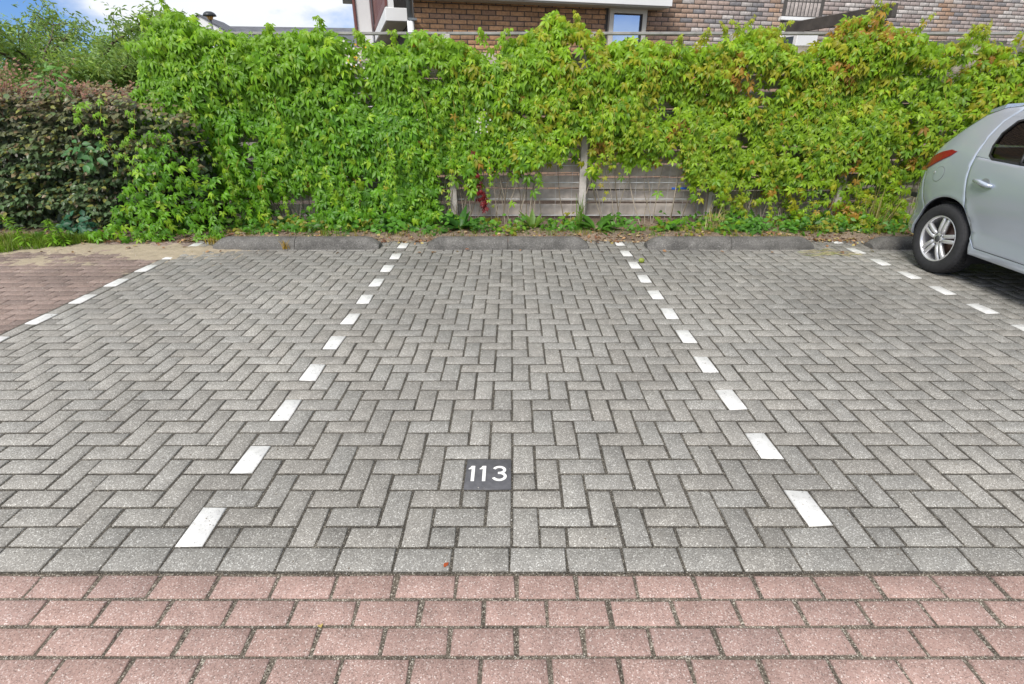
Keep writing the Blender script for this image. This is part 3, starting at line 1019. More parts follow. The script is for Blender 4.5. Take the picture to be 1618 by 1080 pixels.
def vine_sprays():
    """young green shoots that have seeded in front of the hedge"""
    r = random.Random(15)
    for (x, y, z, n, sp, nm, lab, col, tmpl, sz) in (
            (-4.93, 6.05, .14, 70, .16, 'oak_seedling', 'blue-green lobed seedling growing at the foot of the hedge', (.03, .125, .06), OV, .10),
            (-4.55, 6.02, .92, 34, .15, 'hazel_shoot', 'pale green broad-leaved shoot poking out of the hedge face', (.075, .19, .06), OV, .10),
            (-4.95, 6.35, 1.62, 60, .17, 'robinia_shoot', 'light green feathery shoot rising above the hedge top', (.13, .30, .05), LANCE, .11)):
        P, S, C, NN, DD = [], [], [], [], []
        for i in range(n):
            a = r.uniform(0, 6.28); q = r.random()**.6
            p = (math.cos(a)*sp*q*1.1, -abs(r.gauss(0, .06)), (math.sin(a)*sp*q)*.85)
            P.append(p); S.append(sz*r.uniform(.6, 1.1)); C.append(np.array(col)*r.uniform(.75, 1.3))
            NN.append((r.gauss(0, .4), -.8, r.uniform(.3, 1.1))); DD.append((p[0]*5+r.gauss(0, .3), -.2, p[2]*4 - .2))
        Rm = frames(np.array(NN), np.array(DD))
        t = empty(nm, (x, y, z)); tag(t, lab, 'seedling' if nm == 'oak_seedling' else 'shoot')
        v, f, c = scatter(tmpl[0], tmpl[1], Rm, np.array(P), np.array(S), np.array(C))
        link('foliage', np_mesh('foliage', v, f, M_CREEPER, c, smooth=True), t)
        mb = MB()
        for i in range(6):
            a = r.uniform(-1, 1)
            mb.tube([(0, .05, -.2 if z > .3 else -.14), (a*.05, 0, 0), (a*sp, -.05, sp*r.uniform(.2, .8))], [.006, .004, .002], 4, col=(.13, .15, .06), cap=False)
        mb.build('stem', M_LITTER, t, col=True)


vine_sprays()


# ------------------------------------------------------------------ tree behind the hedge
def tree(name, label, loc, height, spread, nl, seed, col, lean=(0, 0), leaf=.12):
    r = random.Random(seed)
    t = empty(name, loc); tag(t, label, 'tree', 'trees behind the hedge')
    trunk = MB(); tips = []
    trunk.tube([(0, 0, 0), (.02, 0, height*.2), (.05, .03, height*.38)], [.11, .09, .07], 8)
    for i in range(16):
        a = i*2.4 + r.uniform(-.4, .4); el = r.uniform(.45, 1.25)
        L = height*r.uniform(.32, .62)
        p = Vector((.03, .02, height*r.uniform(.2, .4))); pts = [p]
        d = Vector((math.cos(a)*math.cos(el)*spread, math.sin(a)*math.cos(el)*spread, math.sin(el)))
        for k in range(6):
            p = p + d*L/6 + Vector((r.uniform(-.06, .06), r.uniform(-.06, .06), -.01*k)); pts.append(p)
            d = (d + Vector((.05, 0, -.03))).normalized()*d.length
            if k >= 1:
                for _ in range(3):
                    b = a + r.uniform(-1.5, 1.5); l2 = height*r.uniform(.08, .2)
                    e = p + Vector((math.cos(b)*l2, math.sin(b)*l2, l2*r.uniform(-.1, .9)))
                    trunk.tube([p, (p+e)/2 + Vector((0, 0, .03)), e], [.010, .007, .003], 4)
                    tips.append((p, e))
        trunk.tube(pts, [.04-.005*k for k in range(7)], 6)
    trunk.build('trunk', M_BARK, t)
    P, S, C, NN, DD = [], [], [], [], []
    for _ in range(nl):
        p, e = r.choice(tips); q = r.random()
        g = Vector(p).lerp(Vector(e), .25 + .9*q) + Vector((r.gauss(0, .10), r.gauss(0, .10), r.gauss(0, .09)))
        P.append(tuple(g)); S.append(leaf*r.uniform(.6, 1.2))
        C.append(np.array(col)*r.uniform(.6, 1.4)*(np.array((1.25, 1.08, .9)) if r.random() < .3 else 1))
        NN.append((r.gauss(0, .7), r.gauss(0, .7), r.uniform(.2, 1))); DD.append((.6+r.gauss(0, .5), r.gauss(0, .5), r.uniform(-1, .5)))
    v, f, c = scatter(LANCE[0], LANCE[1], frames(np.array(NN), np.array(DD)), np.array(P), np.array(S), np.array(C))
    o = link('crown', np_mesh('crown', v, f, M_TREE, c, smooth=True), t)


tree('tree', 'loose bright green tree rising behind the beech hedge', (-8.0, 10.6, 0), 3.45, 1.45, 26000, 5, (.20, .32, .085), leaf=.105)
tree('tree', 'smaller grey-green tree at the photo edge behind the hedge', (-9.5, 11.4, 0), 3.5, 1.5, 22000, 9, (.19, .30, .085), leaf=.105)


# ------------------------------------------------------------------ brick house behind the fence
house = empty('brick_house', (-1.4, 8.86, 0), (0, 0, R(15.5)))
tag(house, 'brick house with white balcony fascia standing behind the fence', 'house')


def brick_piece_mat():
    m, nt, n, l, b = mat_new('facing_brick')
    at = n.new('ShaderNodeAttribute'); at.attribute_name = 'Col'
    geo = n.new('ShaderNodeNewGeometry')
    t = n.new('ShaderNodeTexNoise'); t.inputs['Scale'].default_value = 28; t.inputs['Detail'].default_value = 6; t.inputs['Roughness'].default_value = .65
    l.new(geo.outputs['Position'], t.inputs['Vector'])
    mr = n.new('ShaderNodeMapRange'); mr.inputs[1].default_value = .3; mr.inputs[2].default_value = .7; mr.inputs[3].default_value = .7; mr.inputs[4].default_value = 1.3
    l.new(t.outputs['Fac'], mr.inputs[0])
    s = n.new('ShaderNodeVectorMath'); s.operation = 'SCALE'
    l.new(at.outputs['Color'], s.inputs[0]); l.new(mr.outputs[0], s.inputs['Scale']); l.new(s.outputs[0], b.inputs['Base Color'])
    b.inputs['Roughness'].default_value = .85
    bp = n.new('ShaderNodeBump'); bp.inputs['Strength'].default_value = .4; bp.inputs['Distance'].default_value = .004
    l.new(t.outputs['Fac'], bp.inputs['Height']); l.new(bp.outputs[0], b.inputs['Normal'])
    return m


def brick_tex_mat():
    m, nt, n, l, b = mat_new('brickwork')
    tc = n.new('ShaderNodeTexCoord'); sx = n.new('ShaderNodeSeparateXYZ'); cb = n.new('ShaderNodeCombineXYZ')
    l.new(tc.outputs['Object'], sx.inputs[0])
    ad = n.new('ShaderNodeMath'); ad.operation = 'ADD'
    l.new(sx.outputs['X'], ad.inputs[0]); l.new(sx.outputs['Y'], ad.inputs[1])
    l.new(ad.outputs[0], cb.inputs['X']); l.new(sx.outputs['Z'], cb.inputs['Y'])
    bt = n.new('ShaderNodeTexBrick'); bt.inputs['Scale'].default_value = 1
    bt.inputs['Brick Width'].default_value = .22; bt.inputs['Row Height'].default_value = .064; bt.inputs['Mortar Size'].default_value = .006
    bt.inputs['Color1'].default_value = (.38, .25, .17, 1); bt.inputs['Color2'].default_value = (.27, .20, .165, 1); bt.inputs['Mortar'].default_value = (.07, .065, .06, 1)
    l.new(cb.outputs[0], bt.inputs['Vector']); l.new(bt.outputs['Color'], b.inputs['Base Color'])
    b.inputs['Roughness'].default_value = .9
    return m


M_BRICK = brick_piece_mat()
M_BRICKTEX = brick_tex_mat()
M_MORTAR = simple('dark_mortar', (.085, .078, .072), .95, var=.2, scale=20)
Z0B, CH, BL = 1.92, .0645, .2205
WL = 16.0
MB().box((WL/2, 3.005, Z0B+.82), (WL, 6, 1.64)).build('mortar_wall', M_MORTAR, house)
MB().box((WL/2, 3.0, Z0B/2-.001), (WL, 6, Z0B-.004)).build('lower_wall', M_BRICKTEX, house)
MB().box((WL/2, 3.0, 4.62), (WL, 6, 2.1)).build('upper_wall', M_BRICKTEX, house)


def brick_colour(a, z, r):
    warm = np.array((.50, .285, .15)); grey = np.array((.37, .31, .285))
    k = min(1, max(0, (a-3.4)/1.6))
    c = warm*(1-k) + grey*k
    w = r.random()
    if k < .5:
        if w < .2: c = c*.7
        elif w < .4: c = c*np.array((.8, .85, 1.0))
    else:
        pale = noise.noise(Vector((a*.9, z*1.6, 3)))
        if w < .30 + .5*pale: c = np.array((.47, .43, .40))*r.uniform(.9, 1.12)
        elif w < .36 + .3*pale: c = np.array((.235, .22, .22))
        elif w < .55: c = np.array((.38, .29, .245))
    if abs(a-6.03) < .12 or abs(a-9.75) < .16: c = c*.5 + np.array((.36, .19, .08))*.5
    if 3.66 < a < 4.3: c = c*.8
    return c*r.uniform(.85, 1.15)


rb = random.Random(6)
BRK = []
hole = [(2.98, 3.70, 1.0, 2.735), (6.22, 7.06, 2.64, 3.6)]
for row in range(25):
    z = Z0B + row*CH
    a = (0 if row % 2 else -BL/2)
    while a < WL:
        a0, a1 = max(0.0, a), min(WL, a+BL-.015)
        a += BL
        segs = [(a0, a1)]
        for (h0, h1, hz0, hz1) in hole:
            if hz0 < z+CH/2 < hz1:
                new = []
                for s0, s1 in segs:
                    if s1 <= h0 or s0 >= h1: new.append((s0, s1))
                    else:
                        if s0 < h0: new.append((s0, h0))
                        if s1 > h1: new.append((h1, s1))
                segs = new
        for s0, s1 in segs:
            if s1-s0 > .03: BRK.append((s0, s1, z))
ca, sa = math.cos(R(15.5)), math.sin(R(15.5))


def house_world(a, n, z):
    return (-1.4 + a*ca - n*sa, 8.86 + a*sa + n*ca, z)


def brick_show(b):
    q = project(house_world((b[0]+b[1])/2, 0, b[2]+.03))
    if not q or not (0 < q[0] < 1618 and -4 < q[1] < 66): return 0
    return (b[1]-b[0])/q[2] + (1 if q[1] < 52 else .2)


def brick_verts(L, Hh, D=.06, ch=.003):
    v = []
    for (dx, dz, y) in ((ch, ch, 0), (0, 0, ch), (0, 0, D)):
        v += [(dx, y, dz), (L-dx, y, dz), (L-dx, y, Hh-dz), (dx, y, Hh-dz)]
    return v


BRICK_F = [(0, 1, 2, 3)] + [(4+i, 4+(i+1) % 4, (i+1) % 4, i) for i in range(4)] + [(8+i, 8+(i+1) % 4, 4+(i+1) % 4, 4+i) for i in range(4)]
BRK.sort(key=brick_show, reverse=True)
for b in BRK[:300]:
    L = b[1]-b[0]
    me = np_mesh('brick', brick_verts(L, CH-.011), BRICK_F, M_BRICK, np.tile(brick_colour(b[0], b[2], rb), (12, 1)))
    link('brick', me, house, (b[0], rb.uniform(-.0025, .0015), b[2]), (0, rb.uniform(-.004, .004), rb.uniform(-.004, .004)))
V, F, C = [], [], []
for b in BRK[300:]:
    k = len(V); L = b[1]-b[0]; dy = rb.uniform(-.0025, .0015)
    V += [(b[0]+x, y+dy, b[2]+z) for x, y, z in brick_verts(L, CH-.011)]
    F += [tuple(i+k for i in f) for f in BRICK_F]; C += [tuple(brick_colour(b[0], b[2], rb))]*12
o = link('brick', np_mesh('brick_field', V, F, M_BRICK, C), house); o['kind'] = 'stuff'
# upright bricks over the far window
for i in range(9):
    a = 6.30 + i*.078
    for j in range(4):
        z = 2.715 + j*.215
        me = np_mesh('upright_brick', brick_verts(.064, .203), BRICK_F, M_BRICK, np.tile(np.array((.42, .37, .34))*rb.uniform(.75, 1.25), (12, 1)))
        link('upright_brick', me, house, (a, .004, z))
MB().box((6.62, -.015, 2.672), (.86, .06, .05), bev=.004).build('lintel', M_WHITE, house)


def window(a0, a1, z0, z1, fw=.07, nm='window', n0=-.022):
    w = MB()
    w.box(((a0+a1)/2, n0, z1-fw/2), (a1-a0, .07, fw), bev=.004)
    w.box(((a0+a1)/2, n0, z0+fw/2), (a1-a0, .07, fw), bev=.004)
    w.box((a0+fw/2, n0, (z0+z1)/2), (fw, .07, z1-z0-2*fw), bev=.004)
    w.box((a1-fw/2, n0, (z0+z1)/2), (fw, .07, z1-z0-2*fw), bev=.004)
    f = w.build(nm, M_FRAME, house)
    MB().box(((a0+a1)/2, n0+.015, (z0+z1)/2), (a1-a0-2*fw, .01, z1-z0-2*fw)).build('pane', M_PANE, f)
    mb = MB()
    mb.box((a1-fw-.008, n0-.01, (z0+z1)/2), (.014, .03, z1-z0-2*fw)); mb.box(((a0+a1)/2, n0-.01, z1-fw-.008), (a1-a0-2*fw-.03, .03, .014))
    mb.build('gasket', M_DARKBEAM, f)
    return f


window(3.02, 3.665, 1.6, 2.722, .075)
wb = MB().box((6.40, -.26, 2.29), (.42, .50, .24), bev=.012).build('wall_box', M_WHITE, house)
MB().box((6.187, -.26, 2.285), (.012, .34, .17)).build('louvre', simple('louvre_dark', (.05, .07, .09), .3), wb)
# projecting white fascia with its soffit
fa = MB().box((1.917, -.16, 2.866), (4.036, .32, .28), bev=.006).build('fascia', M_WHITE, house)
MB().box((1.917, -.15, 2.717), (3.98, .29, .014)).build('soffit', M_SOFFIT, fa)
# downpipe
mb = MB(); mb.tube([(-.07, -.05, 2.44), (-.07, -.05, 5.4)], .04, 12); dp = mb.build('downpipe', M_GREYM, house)
mb = MB(); mb.tube([(-.07, -.05, 0), (-.07, -.05, 2.45)], .046, 12); mb.build('pipe_base', M_WHITE, dp)
mb = MB(); mb.box((-.04, -.05, 2.47), (.12, .10, .03)); mb.build('bracket', M_GREYM, dp)
# access balcony running back along the side of the house
bal = MB().box((-.185, 3.6, 2.598), (.365, 6.0, .175), bev=.006).build('balcony', M_WHITE, house)
MB().box((-.18, 3.6, 2.505), (.34, 5.9, .01)).build('soffit', M_SOFFIT, bal)
MB().box((-.345, 3.6, 2.755), (.04, 6.0, .10)).build('lower_rail', M_BROWN, bal)
MB().box((-.345, 3.6, 3.55), (.05, 6.0, .06)).build('hand_rail', M_BROWN, bal)
for i in range(34):
    MB().box((0, 0, 0), (.02, .11, .76)).build('slat', M_BROWN, bal, (-.335, .72+i*.17, 3.16), (0, 0, rb.uniform(-.02, .02)))
MB().box((-.29, .66, 3.1), (.12, .10, .84), bev=.004).build('post', M_WHITE, bal)
MB().box((-.185, 3.6, 3.9), (.365, 6.0, .175), bev=.006).build('upper_slab', M_WHITE, bal)
MB().box((-.56, 4.6, 2.6), (.30, .5, 5.2), bev=.01).build('end_wall', M_WHITE, house)
MB().box((-.735, 4.58, 2.6), (.05, .56, 5.2), bev=.01).build('corner_trim', M_BROWN, house)
MB().box((-.85, 4.6, 3.35), (.20, .5, .22), bev=.01).build('eave', M_GREYM, house)

# timber pergola beam rising over the fence
perg = empty('pergola', (4.65, 7.72, 0)); tag(perg, 'dark timber pergola beam jutting above the fence by the orange tuft', 'pergola')
A_, B_ = Vector((4.20, 9.35, 2.405)), Vector((4.67, 7.55, 2.43))
d = (B_-A_); L = d.length; rot = Vector((0, 1, 0)).rotation_difference(d).to_matrix()
mb = MB(); mb.box((A_+B_)/2 - Vector(perg.location), (.075, L, .15), mat=rot, bev=.006); mb.build('beam', M_DARKBEAM, perg)
MB().box((0, 0, 1.17), (.09, .09, 2.34), bev=.006).build('post', M_DARKBEAM, perg)

# ------------------------------------------------------------------ far house and street lamp
fh = empty('far_house', (-11.0, 32, .06), (0, 0, R(8))); tag(fh, 'distant house with a long grey roof and a white gable end', 'house')
MB().box((0, 3, 1.75), (9.2, 6, 3.5)).build('wall', M_WHITE, fh)
g = MB(); g.prism([(0, 3.4), (6, 3.4), (3, 4.72)], -4.6, -4.45)
g.add([(-5.35, -.6, 3.0), (-3.7, -.6, 3.0), (-3.7, -.6, 4.35), (-4.75, -.6, 4.98), (-5.35, -.6, 4.5), (-5.35, 3, 3.0), (-3.7, 3, 3.0), (-3.7, 3, 4.35), (-4.75, 3, 4.98), (-5.35, 3, 4.5)],
      [(0, 1, 2, 3, 4), (9, 8, 7, 6, 5), (1, 6, 7, 2), (5, 0, 4, 9)]); g.build('gable', M_WHITE, fh)
gr = MB(); gr.add([(-4.75, -.7, 5.04), (-3.5, -.7, 4.30), (-3.5, 3.05, 4.30), (-4.75, 3.05, 5.04), (-5.5, -.7, 4.44), (-5.5, 3.05, 4.44), (-4.75, -.7, 4.99), (-3.5, -.7, 4.25), (-5.5, -.7, 4.39)],
      [(0, 1, 2, 3), (0, 3, 5, 4), (6, 7, 1, 0), (8, 6, 0, 4)]); gr.build('gable_roof', M_SLATE, fh)
mb = MB()
mb.add([(-4.7, -.25, 3.42), (4.8, -.25, 3.42), (4.8, 3, 4.86), (-4.7, 3, 4.86), (-4.7, -.25, 3.30), (4.8, -.25, 3.30), (4.8, 3, 4.74), (-4.7, 3, 4.74)],
       [(0, 1, 2, 3), (4, 7, 6, 5), (0, 4, 5, 1), (3, 2, 6, 7), (0, 3, 7, 4), (1, 5, 6, 2)])
mb.add([(-4.7, 6.25, 3.42), (4.8, 6.25, 3.42), (4.8, 3.001, 4.86), (-4.7, 3.001, 4.86), (-4.7, 6.25, 3.30), (4.8, 6.25, 3.30), (4.8, 3.001, 4.74), (-4.7, 3.001, 4.74)],
       [(3, 2, 1, 0), (5, 6, 7, 4), (1, 5, 4, 0), (7, 6, 2, 3), (4, 7, 3, 0), (2, 6, 5, 1)])
mb.build('roof', M_SLATE, fh)

lamp = empty('street_lamp', (-7.84, 16, 0)); tag(lamp, 'dark dome-headed street lamp showing above the green creeper', 'street lamp')
mb = MB(); mb.tube([(0, 0, 0), (0, 0, 3.33)], .028, 8); mb.build('pole', M_GREYM, lamp)
hd = MB()
nseg = 20; prof = [(.02, 3.43), (.07, 3.425), (.12, 3.40), (.155, 3.36), (.165, 3.325), (.14, 3.318), (.03, 3.318)]
vv, ff = [], []
for k in range(nseg):
    t = 2*math.pi*k/nseg
    vv += [(r*math.cos(t), r*math.sin(t), z) for r, z in prof]
m_ = len(prof)
for k in range(nseg):
    for i in range(m_-1):
        ff.append((k*m_+i, ((k+1) % nseg)*m_+i, ((k+1) % nseg)*m_+i+1, k*m_+i+1))
hd.add(vv, ff, None, True); hd.build('lamp_head', simple('lamp_dark', (.03, .035, .04), .4), lamp)
mb = MB(); mb.tube([(0, 0, 3.24), (0, 0, 3.317)], [.05, .09], 14); mb.build('lens', simple('amber_lens', (.55, .30, .08), .3), lamp)


# ------------------------------------------------------------------ the silver car
XC, YC = 4.735, 4.78
car = empty('parked_car', (XC, YC, 0)); tag(car, 'silver five-door hatchback parked tail-first on the right', 'car')


def paint_metal():
    m, nt, n, l, b = mat_new('silver_paint')
    b.inputs['Base Color'].default_value = (.52, .58, .66, 1); b.inputs['Metallic'].default_value = .5
    b.inputs['Roughness'].default_value = .27; b.inputs['Coat Weight'].default_value = 1.0; b.inputs['Coat Roughness'].default_value = .025
    geo = n.new('ShaderNodeNewGeometry'); t = n.new('ShaderNodeTexNoise'); t.inputs['Scale'].default_value = 900
    l.new(geo.outputs['Position'], t.inputs['Vector'])
    bp = n.new('ShaderNodeBump'); bp.inputs['Strength'].default_value = .04; bp.inputs['Distance'].default_value = .001
    l.new(t.outputs['Fac'], bp.inputs['Height']); l.new(bp.outputs[0], b.inputs['Normal'])
    return m


def glass_mat():
    m, nt, n, l, b = mat_new('tinted_glass')
    tr = n.new('ShaderNodeBsdfTransparent'); tr.inputs[0].default_value = (.30, .36, .34, 1)
    gl = n.new('ShaderNodeBsdfGlossy'); gl.inputs['Roughness'].default_value = .02; gl.inputs['Color'].default_value = (.9, .95, .95, 1)
    fr = n.new('ShaderNodeFresnel'); fr.inputs['IOR'].default_value = 1.6
    mx = n.new('ShaderNodeMixShader')
    l.new(fr.outputs[0], mx.inputs[0]); l.new(tr.outputs[0], mx.inputs[1]); l.new(gl.outputs[0], mx.inputs[2])
    l.new(mx.outputs[0], n['Material Output'].inputs['Surface'])
    return m


M_SILVER = paint_metal(); M_GLASS = glass_mat()
M_BLACK = simple('black_plastic', (.018, .018, .02), .5)
M_TYRE = simple('tyre_rubber', (.028, .028, .03), .8, var=.2, scale=30, bump=.2, bscale=120)
M_RIM = simple('alloy', (.68, .68, .69), .3, metal=.55)
M_TAIL = simple('red_lens', (.24, .008, .014), .2, coat=.4)
M_SEAT = simple('seat_fabric', (.04, .042, .045), .9)
M_DISC = simple('rusty_disc', (.12, .07, .05), .5, metal=.5)
M_HEAD = simple('headlight_glass', (.6, .62, .65), .1, coat=.6)
M_CHROME = simple('badge_plate', (.75, .70, .12), .5)

# outline of the side, (s, z): s forward from the rear axle
OUT = [(-.40, .285), (-.56, .31), (-.625, .42), (-.645, .60), (-.625, .78), (-.60, .90), (-.555, 1.02), (-.46, 1.13), (-.33, 1.27), (-.22, 1.375), (-.10, 1.425), (.15, 1.462),
       (.6, 1.485), (1.05, 1.478), (1.4, 1.43), (1.62, 1.365), (2.0, 1.20), (2.38, 1.03), (2.62, .965), (2.95, .89), (3.18, .79), (3.30, .66), (3.33, .50), (3.28, .32), (3.1, .24), (2.93, .24)]
WB, TR_, AR = 2.51, .31, .372


def arch(cx, a0, a1, n=18):
    return [(cx + AR*math.cos(R(a)), .305 + AR*math.sin(R(a))) for a in np.linspace(a0, a1, n)]


def wplan(s):
    return float(np.interp(s, [-.66, -.64, -.60, -.54, -.45, -.3, 0, .5, 1.5, 2.2, 2.6, 2.9, 3.1, 3.25, 3.34],
                           [.58, .64, .705, .765, .808, .838, .858, .868, .868, .862, .85, .81, .74, .62, .48]))


ZP = [.2, .27, .31, .36, .42, .46, .52, .62, .76, .88, .96, 1.0, 1.05, 1.2, 1.35, 1.5]
ZW = [-.035, -.028, -.010, -.004, -.020, -.026, -.018, -.003, 0, -.018, -.040, -.054, -.075, -.145, -.225, -.315]
_O = np.array(OUT + [OUT[0]])
_A, _B = _O[:-1], _O[1:]


def out_dist(s, z):
    p = np.array((s, z)); ab = _B-_A
    t = np.clip(np.sum((p-_A)*ab, axis=1)/np.maximum(np.sum(ab*ab, axis=1), 1e-9), 0, 1)
    dd = np.linalg.norm(_A + ab*t[:, None] - p, axis=1)
    if z < .5: dd = dd[:-1]
    return float(dd.min())


def Wd(s, z):
    zp = ZP
    base = wplan(s) + float(np.interp(z, ZP, ZW))
    # smooth the profile a little
    base = .5*base + .25*(wplan(s+.04)+float(np.interp(z+.025, ZP, ZW))) + .25*(wplan(s-.04)+float(np.interp(z-.025, ZP, ZW)))
    for cx in (0, WB):
        r_ = math.hypot(s-cx, z-.305)
        if AR-.01 < r_ < AR+.09 and z > .2: base += .009*math.exp(-((r_-AR)/.03)**2)
    if z > .34:
        d_ = out_dist(s, z); rr = .07
        if d_ < rr: base -= .65*(rr - math.sqrt(max(0, rr*rr-(rr-d_)**2)))
    return base


def inside(p, poly):
    c = False; n = len(poly); x, y = p
    for i in range(n):
        x1, y1 = poly[i]; x2, y2 = poly[(i+1) % n]
        if (y1 > y) != (y2 > y) and x < (x2-x1)*(y-y1)/(y2-y1)+x1: c = not c
    return c


def dens(poly, step=.045):
    out = []
    for i in range(len(poly)):
        a, b = Vector(poly[i]), Vector(poly[(i+1) % len(poly)])
        n = max(1, int((b-a).length/step))
        out += [tuple(a.lerp(b, k/n)) for k in range(n)]
    return out


def inset(poly, d):
    n = len(poly); ar = sum(poly[i][0]*poly[(i+1) % n][1]-poly[(i+1) % n][0]*poly[i][1] for i in range(n))
    sg = 1 if ar > 0 else -1; out = []
    for i in range(n):
        a, p, b = Vector(poly[i-1]), Vector(poly[i]), Vector(poly[(i+1) % n])
        e1, e2 = (p-a).normalized(), (b-p).normalized()
        n1, n2 = Vector((-e1.y, e1.x))*sg, Vector((-e2.y, e2.x))*sg
        m = (n1+n2); m = m.normalized() if m.length > 1e-6 else n1
        k = d/max(.5, m.dot(n1))
        out.append(tuple(p+m*k))
    return out


def panel(name, poly, mat, off=0.0, gap=.0028, step=.045, side=-1, parent=None, depth=.016):
    outer = inset(dens(poly, step), gap) if gap else dens(poly, step)
    bev = .005 if gap > .002 else .0
    ring = inset(outer, bev) if bev else outer
    n = len(ring)
    pts = [Vector(p) for p in ring]; ed = [(i, (i+1) % n) for i in range(n)]
    x0, x1 = min(p[0] for p in ring), max(p[0] for p in ring); y0, y1 = min(p[1] for p in ring), max(p[1] for p in ring)
    r1 = inset(ring, step*.45)
    for p in r1:
        if inside(p, ring) and min((Vector(p)-q).length for q in pts) > step*.3: pts.append(Vector(p))
    nb = len(pts)
    for x in np.arange(x0+.02, x1, step):
        for yv in np.arange(y0+.02, y1, step):
            if inside((x, yv), ring) and min((q.x-x)**2+(q.y-yv)**2 for q in pts[:nb]) > (step*.5)**2: pts.append(Vector((x, yv)))
    res = geometry.delaunay_2d_cdt(pts, ed, [], 1, 1e-6)
    V2, F2, orig = res[0], res[2], res[3]
    vs3 = [(side*(Wd(p.x, p.y)+off), -p.x, p.y) for p in V2]
    where = {}
    for k, o_ in enumerate(orig):
        for q in o_: where[q] = k
    def fix(tri):
        a, b, c = [Vector(vs3[i]) for i in tri[:3]]
        return tuple(tri) if (b-a).cross(c-a).x*side > 0 else tuple(tri)[::-1]
    fl = [fix(f_) for f_ in F2]
    mb = MB()
    if bev:
        base = len(vs3)
        vs3 += [(side*(Wd(*p)+off-.004), -p[0], p[1]) for p in outer]
        for k in range(n):
            k2 = (k+1) % n
            if k in where and k2 in where:
                q = (where[k], where[k2], base+k2, base+k)
                fl.append(q if fix(q[:3]) == tuple(q[:3]) else q[::-1])
    mb.add(vs3, fl, None, True)
    dz = .004 if bev else 0
    bv = [(side*(Wd(*p)+off-dz), -p[0], p[1]) for p in outer]; bi = [(q[0]-side*depth, q[1], q[2]) for q in bv]
    mb.add(bv+bi, [(i, (i+1) % n, n+(i+1) % n, n+i) for i in range(n)], None, False)
    return mb.build(name, mat, parent or car)


def clip_out(s0, s1):
    return [p for p in OUT if s0 < p[0] < s1]


# panel outlines shared by both sides
rear_seam = [(.42, .335), (.365, .40), (.335, .45), (.25, .56), (.19, .64), (.145, .74), (.095, .85), (.06, .95), (.035, 1.05), (.02, 1.18), (.04, 1.30), (.12, 1.385)]
mid_seam = [(1.13, .335), (1.12, .7), (1.10, 1.0), (1.09, 1.42)]
front_seam = [(2.08, .335), (2.06, .6), (2.02, .85), (1.98, 1.0)]
belt = lambda s: 1.005 + .03*max(0, 1-s/1.0) - .02*max(0, s-1.2)
bumper = arch(0, 186, 141, 8) + [(-.36, .61), (-.43, .74), (-.475, .845)] + [(-.613, .845), (-.625, .78), (-.645, .60), (-.625, .42), (-.56, .31)]
quarter = arch(0, 141, 18, 22) + rear_seam[2:] + [(.12, 1.425), (-.06, 1.405), (-.20, 1.345), (-.315, 1.235), (-.42, 1.13), (-.50, 1.05), (-.565, .94), (-.603, .855), (-.475, .845), (-.43, .74), (-.36, .61)]
sill = arch(0, 16, -6, 6) + [(2.14, .262)] + [(2.145, .30), (2.10, .335)] + [(.42, .335), (.365, .40), (.345, .445)]
r_lower = rear_seam[:9][::-1] + [(1.13, .335), (1.12, .7), (1.10, 1.0)] + [(.8, 1.005), (.4, 1.02), (.12, 1.03)]
r_low = [(.045, 1.03), (.06, .95), (.095, .85), (.145, .74), (.19, .64), (.25, .56), (.335, .45), (.365, .40), (.42, .335), (1.13, .335), (1.12, .7), (1.10, 1.0), (.8, 1.002), (.45, 1.012)]
r_frame = [(.045, 1.03), (.02, 1.18), (.04, 1.30), (.12, 1.385), (.40, 1.428), (.75, 1.44), (1.09, 1.428), (1.10, 1.0), (1.04, 1.001), (1.04, 1.38), (.75, 1.395), (.34, 1.372), (.165, 1.315), (.115, 1.22), (.125, 1.12), (.165, 1.045), (.22, 1.02)]
r_glass = [(.22, 1.018), (.165, 1.045), (.125, 1.12), (.115, 1.22), (.165, 1.315), (.34, 1.372), (.75, 1.395), (1.04, 1.38), (1.04, 1.001), (.8, 1.002), (.45, 1.012)]
f_low = [(1.10, 1.0), (1.12, .7), (1.13, .335), (2.08, .335), (2.06, .6), (2.02, .85), (1.98, .975), (1.5, .99)]
f_frame = [(1.10, 1.0), (1.09, 1.428), (1.38, 1.40), (1.60, 1.33), (2.0, 1.12), (2.2, 1.0), (1.98, .975), (1.90, 1.08), (1.55, 1.285), (1.36, 1.345), (1.15, 1.37), (1.16, .998)]
f_glass = [(1.16, .998), (1.15, 1.37), (1.36, 1.345), (1.55, 1.285), (1.90, 1.08), (1.98, .975), (1.5, .99)]
fender = [(2.10, .335), (2.145, .30)] + arch(WB, 172, 40, 16) + [(2.95, .66), (3.05, .72), (3.10, .81), (2.93, .875), (2.62, .945), (2.38, 1.01), (2.2, 1.0), (1.98, .975), (2.02, .85), (2.06, .6), (2.08, .335)]
f_bump = arch(WB, 40, -8, 10) + [(3.1, .25), (3.28, .33), (3.325, .50), (3.295, .655), (3.15, .72), (3.05, .72), (2.95, .66)]
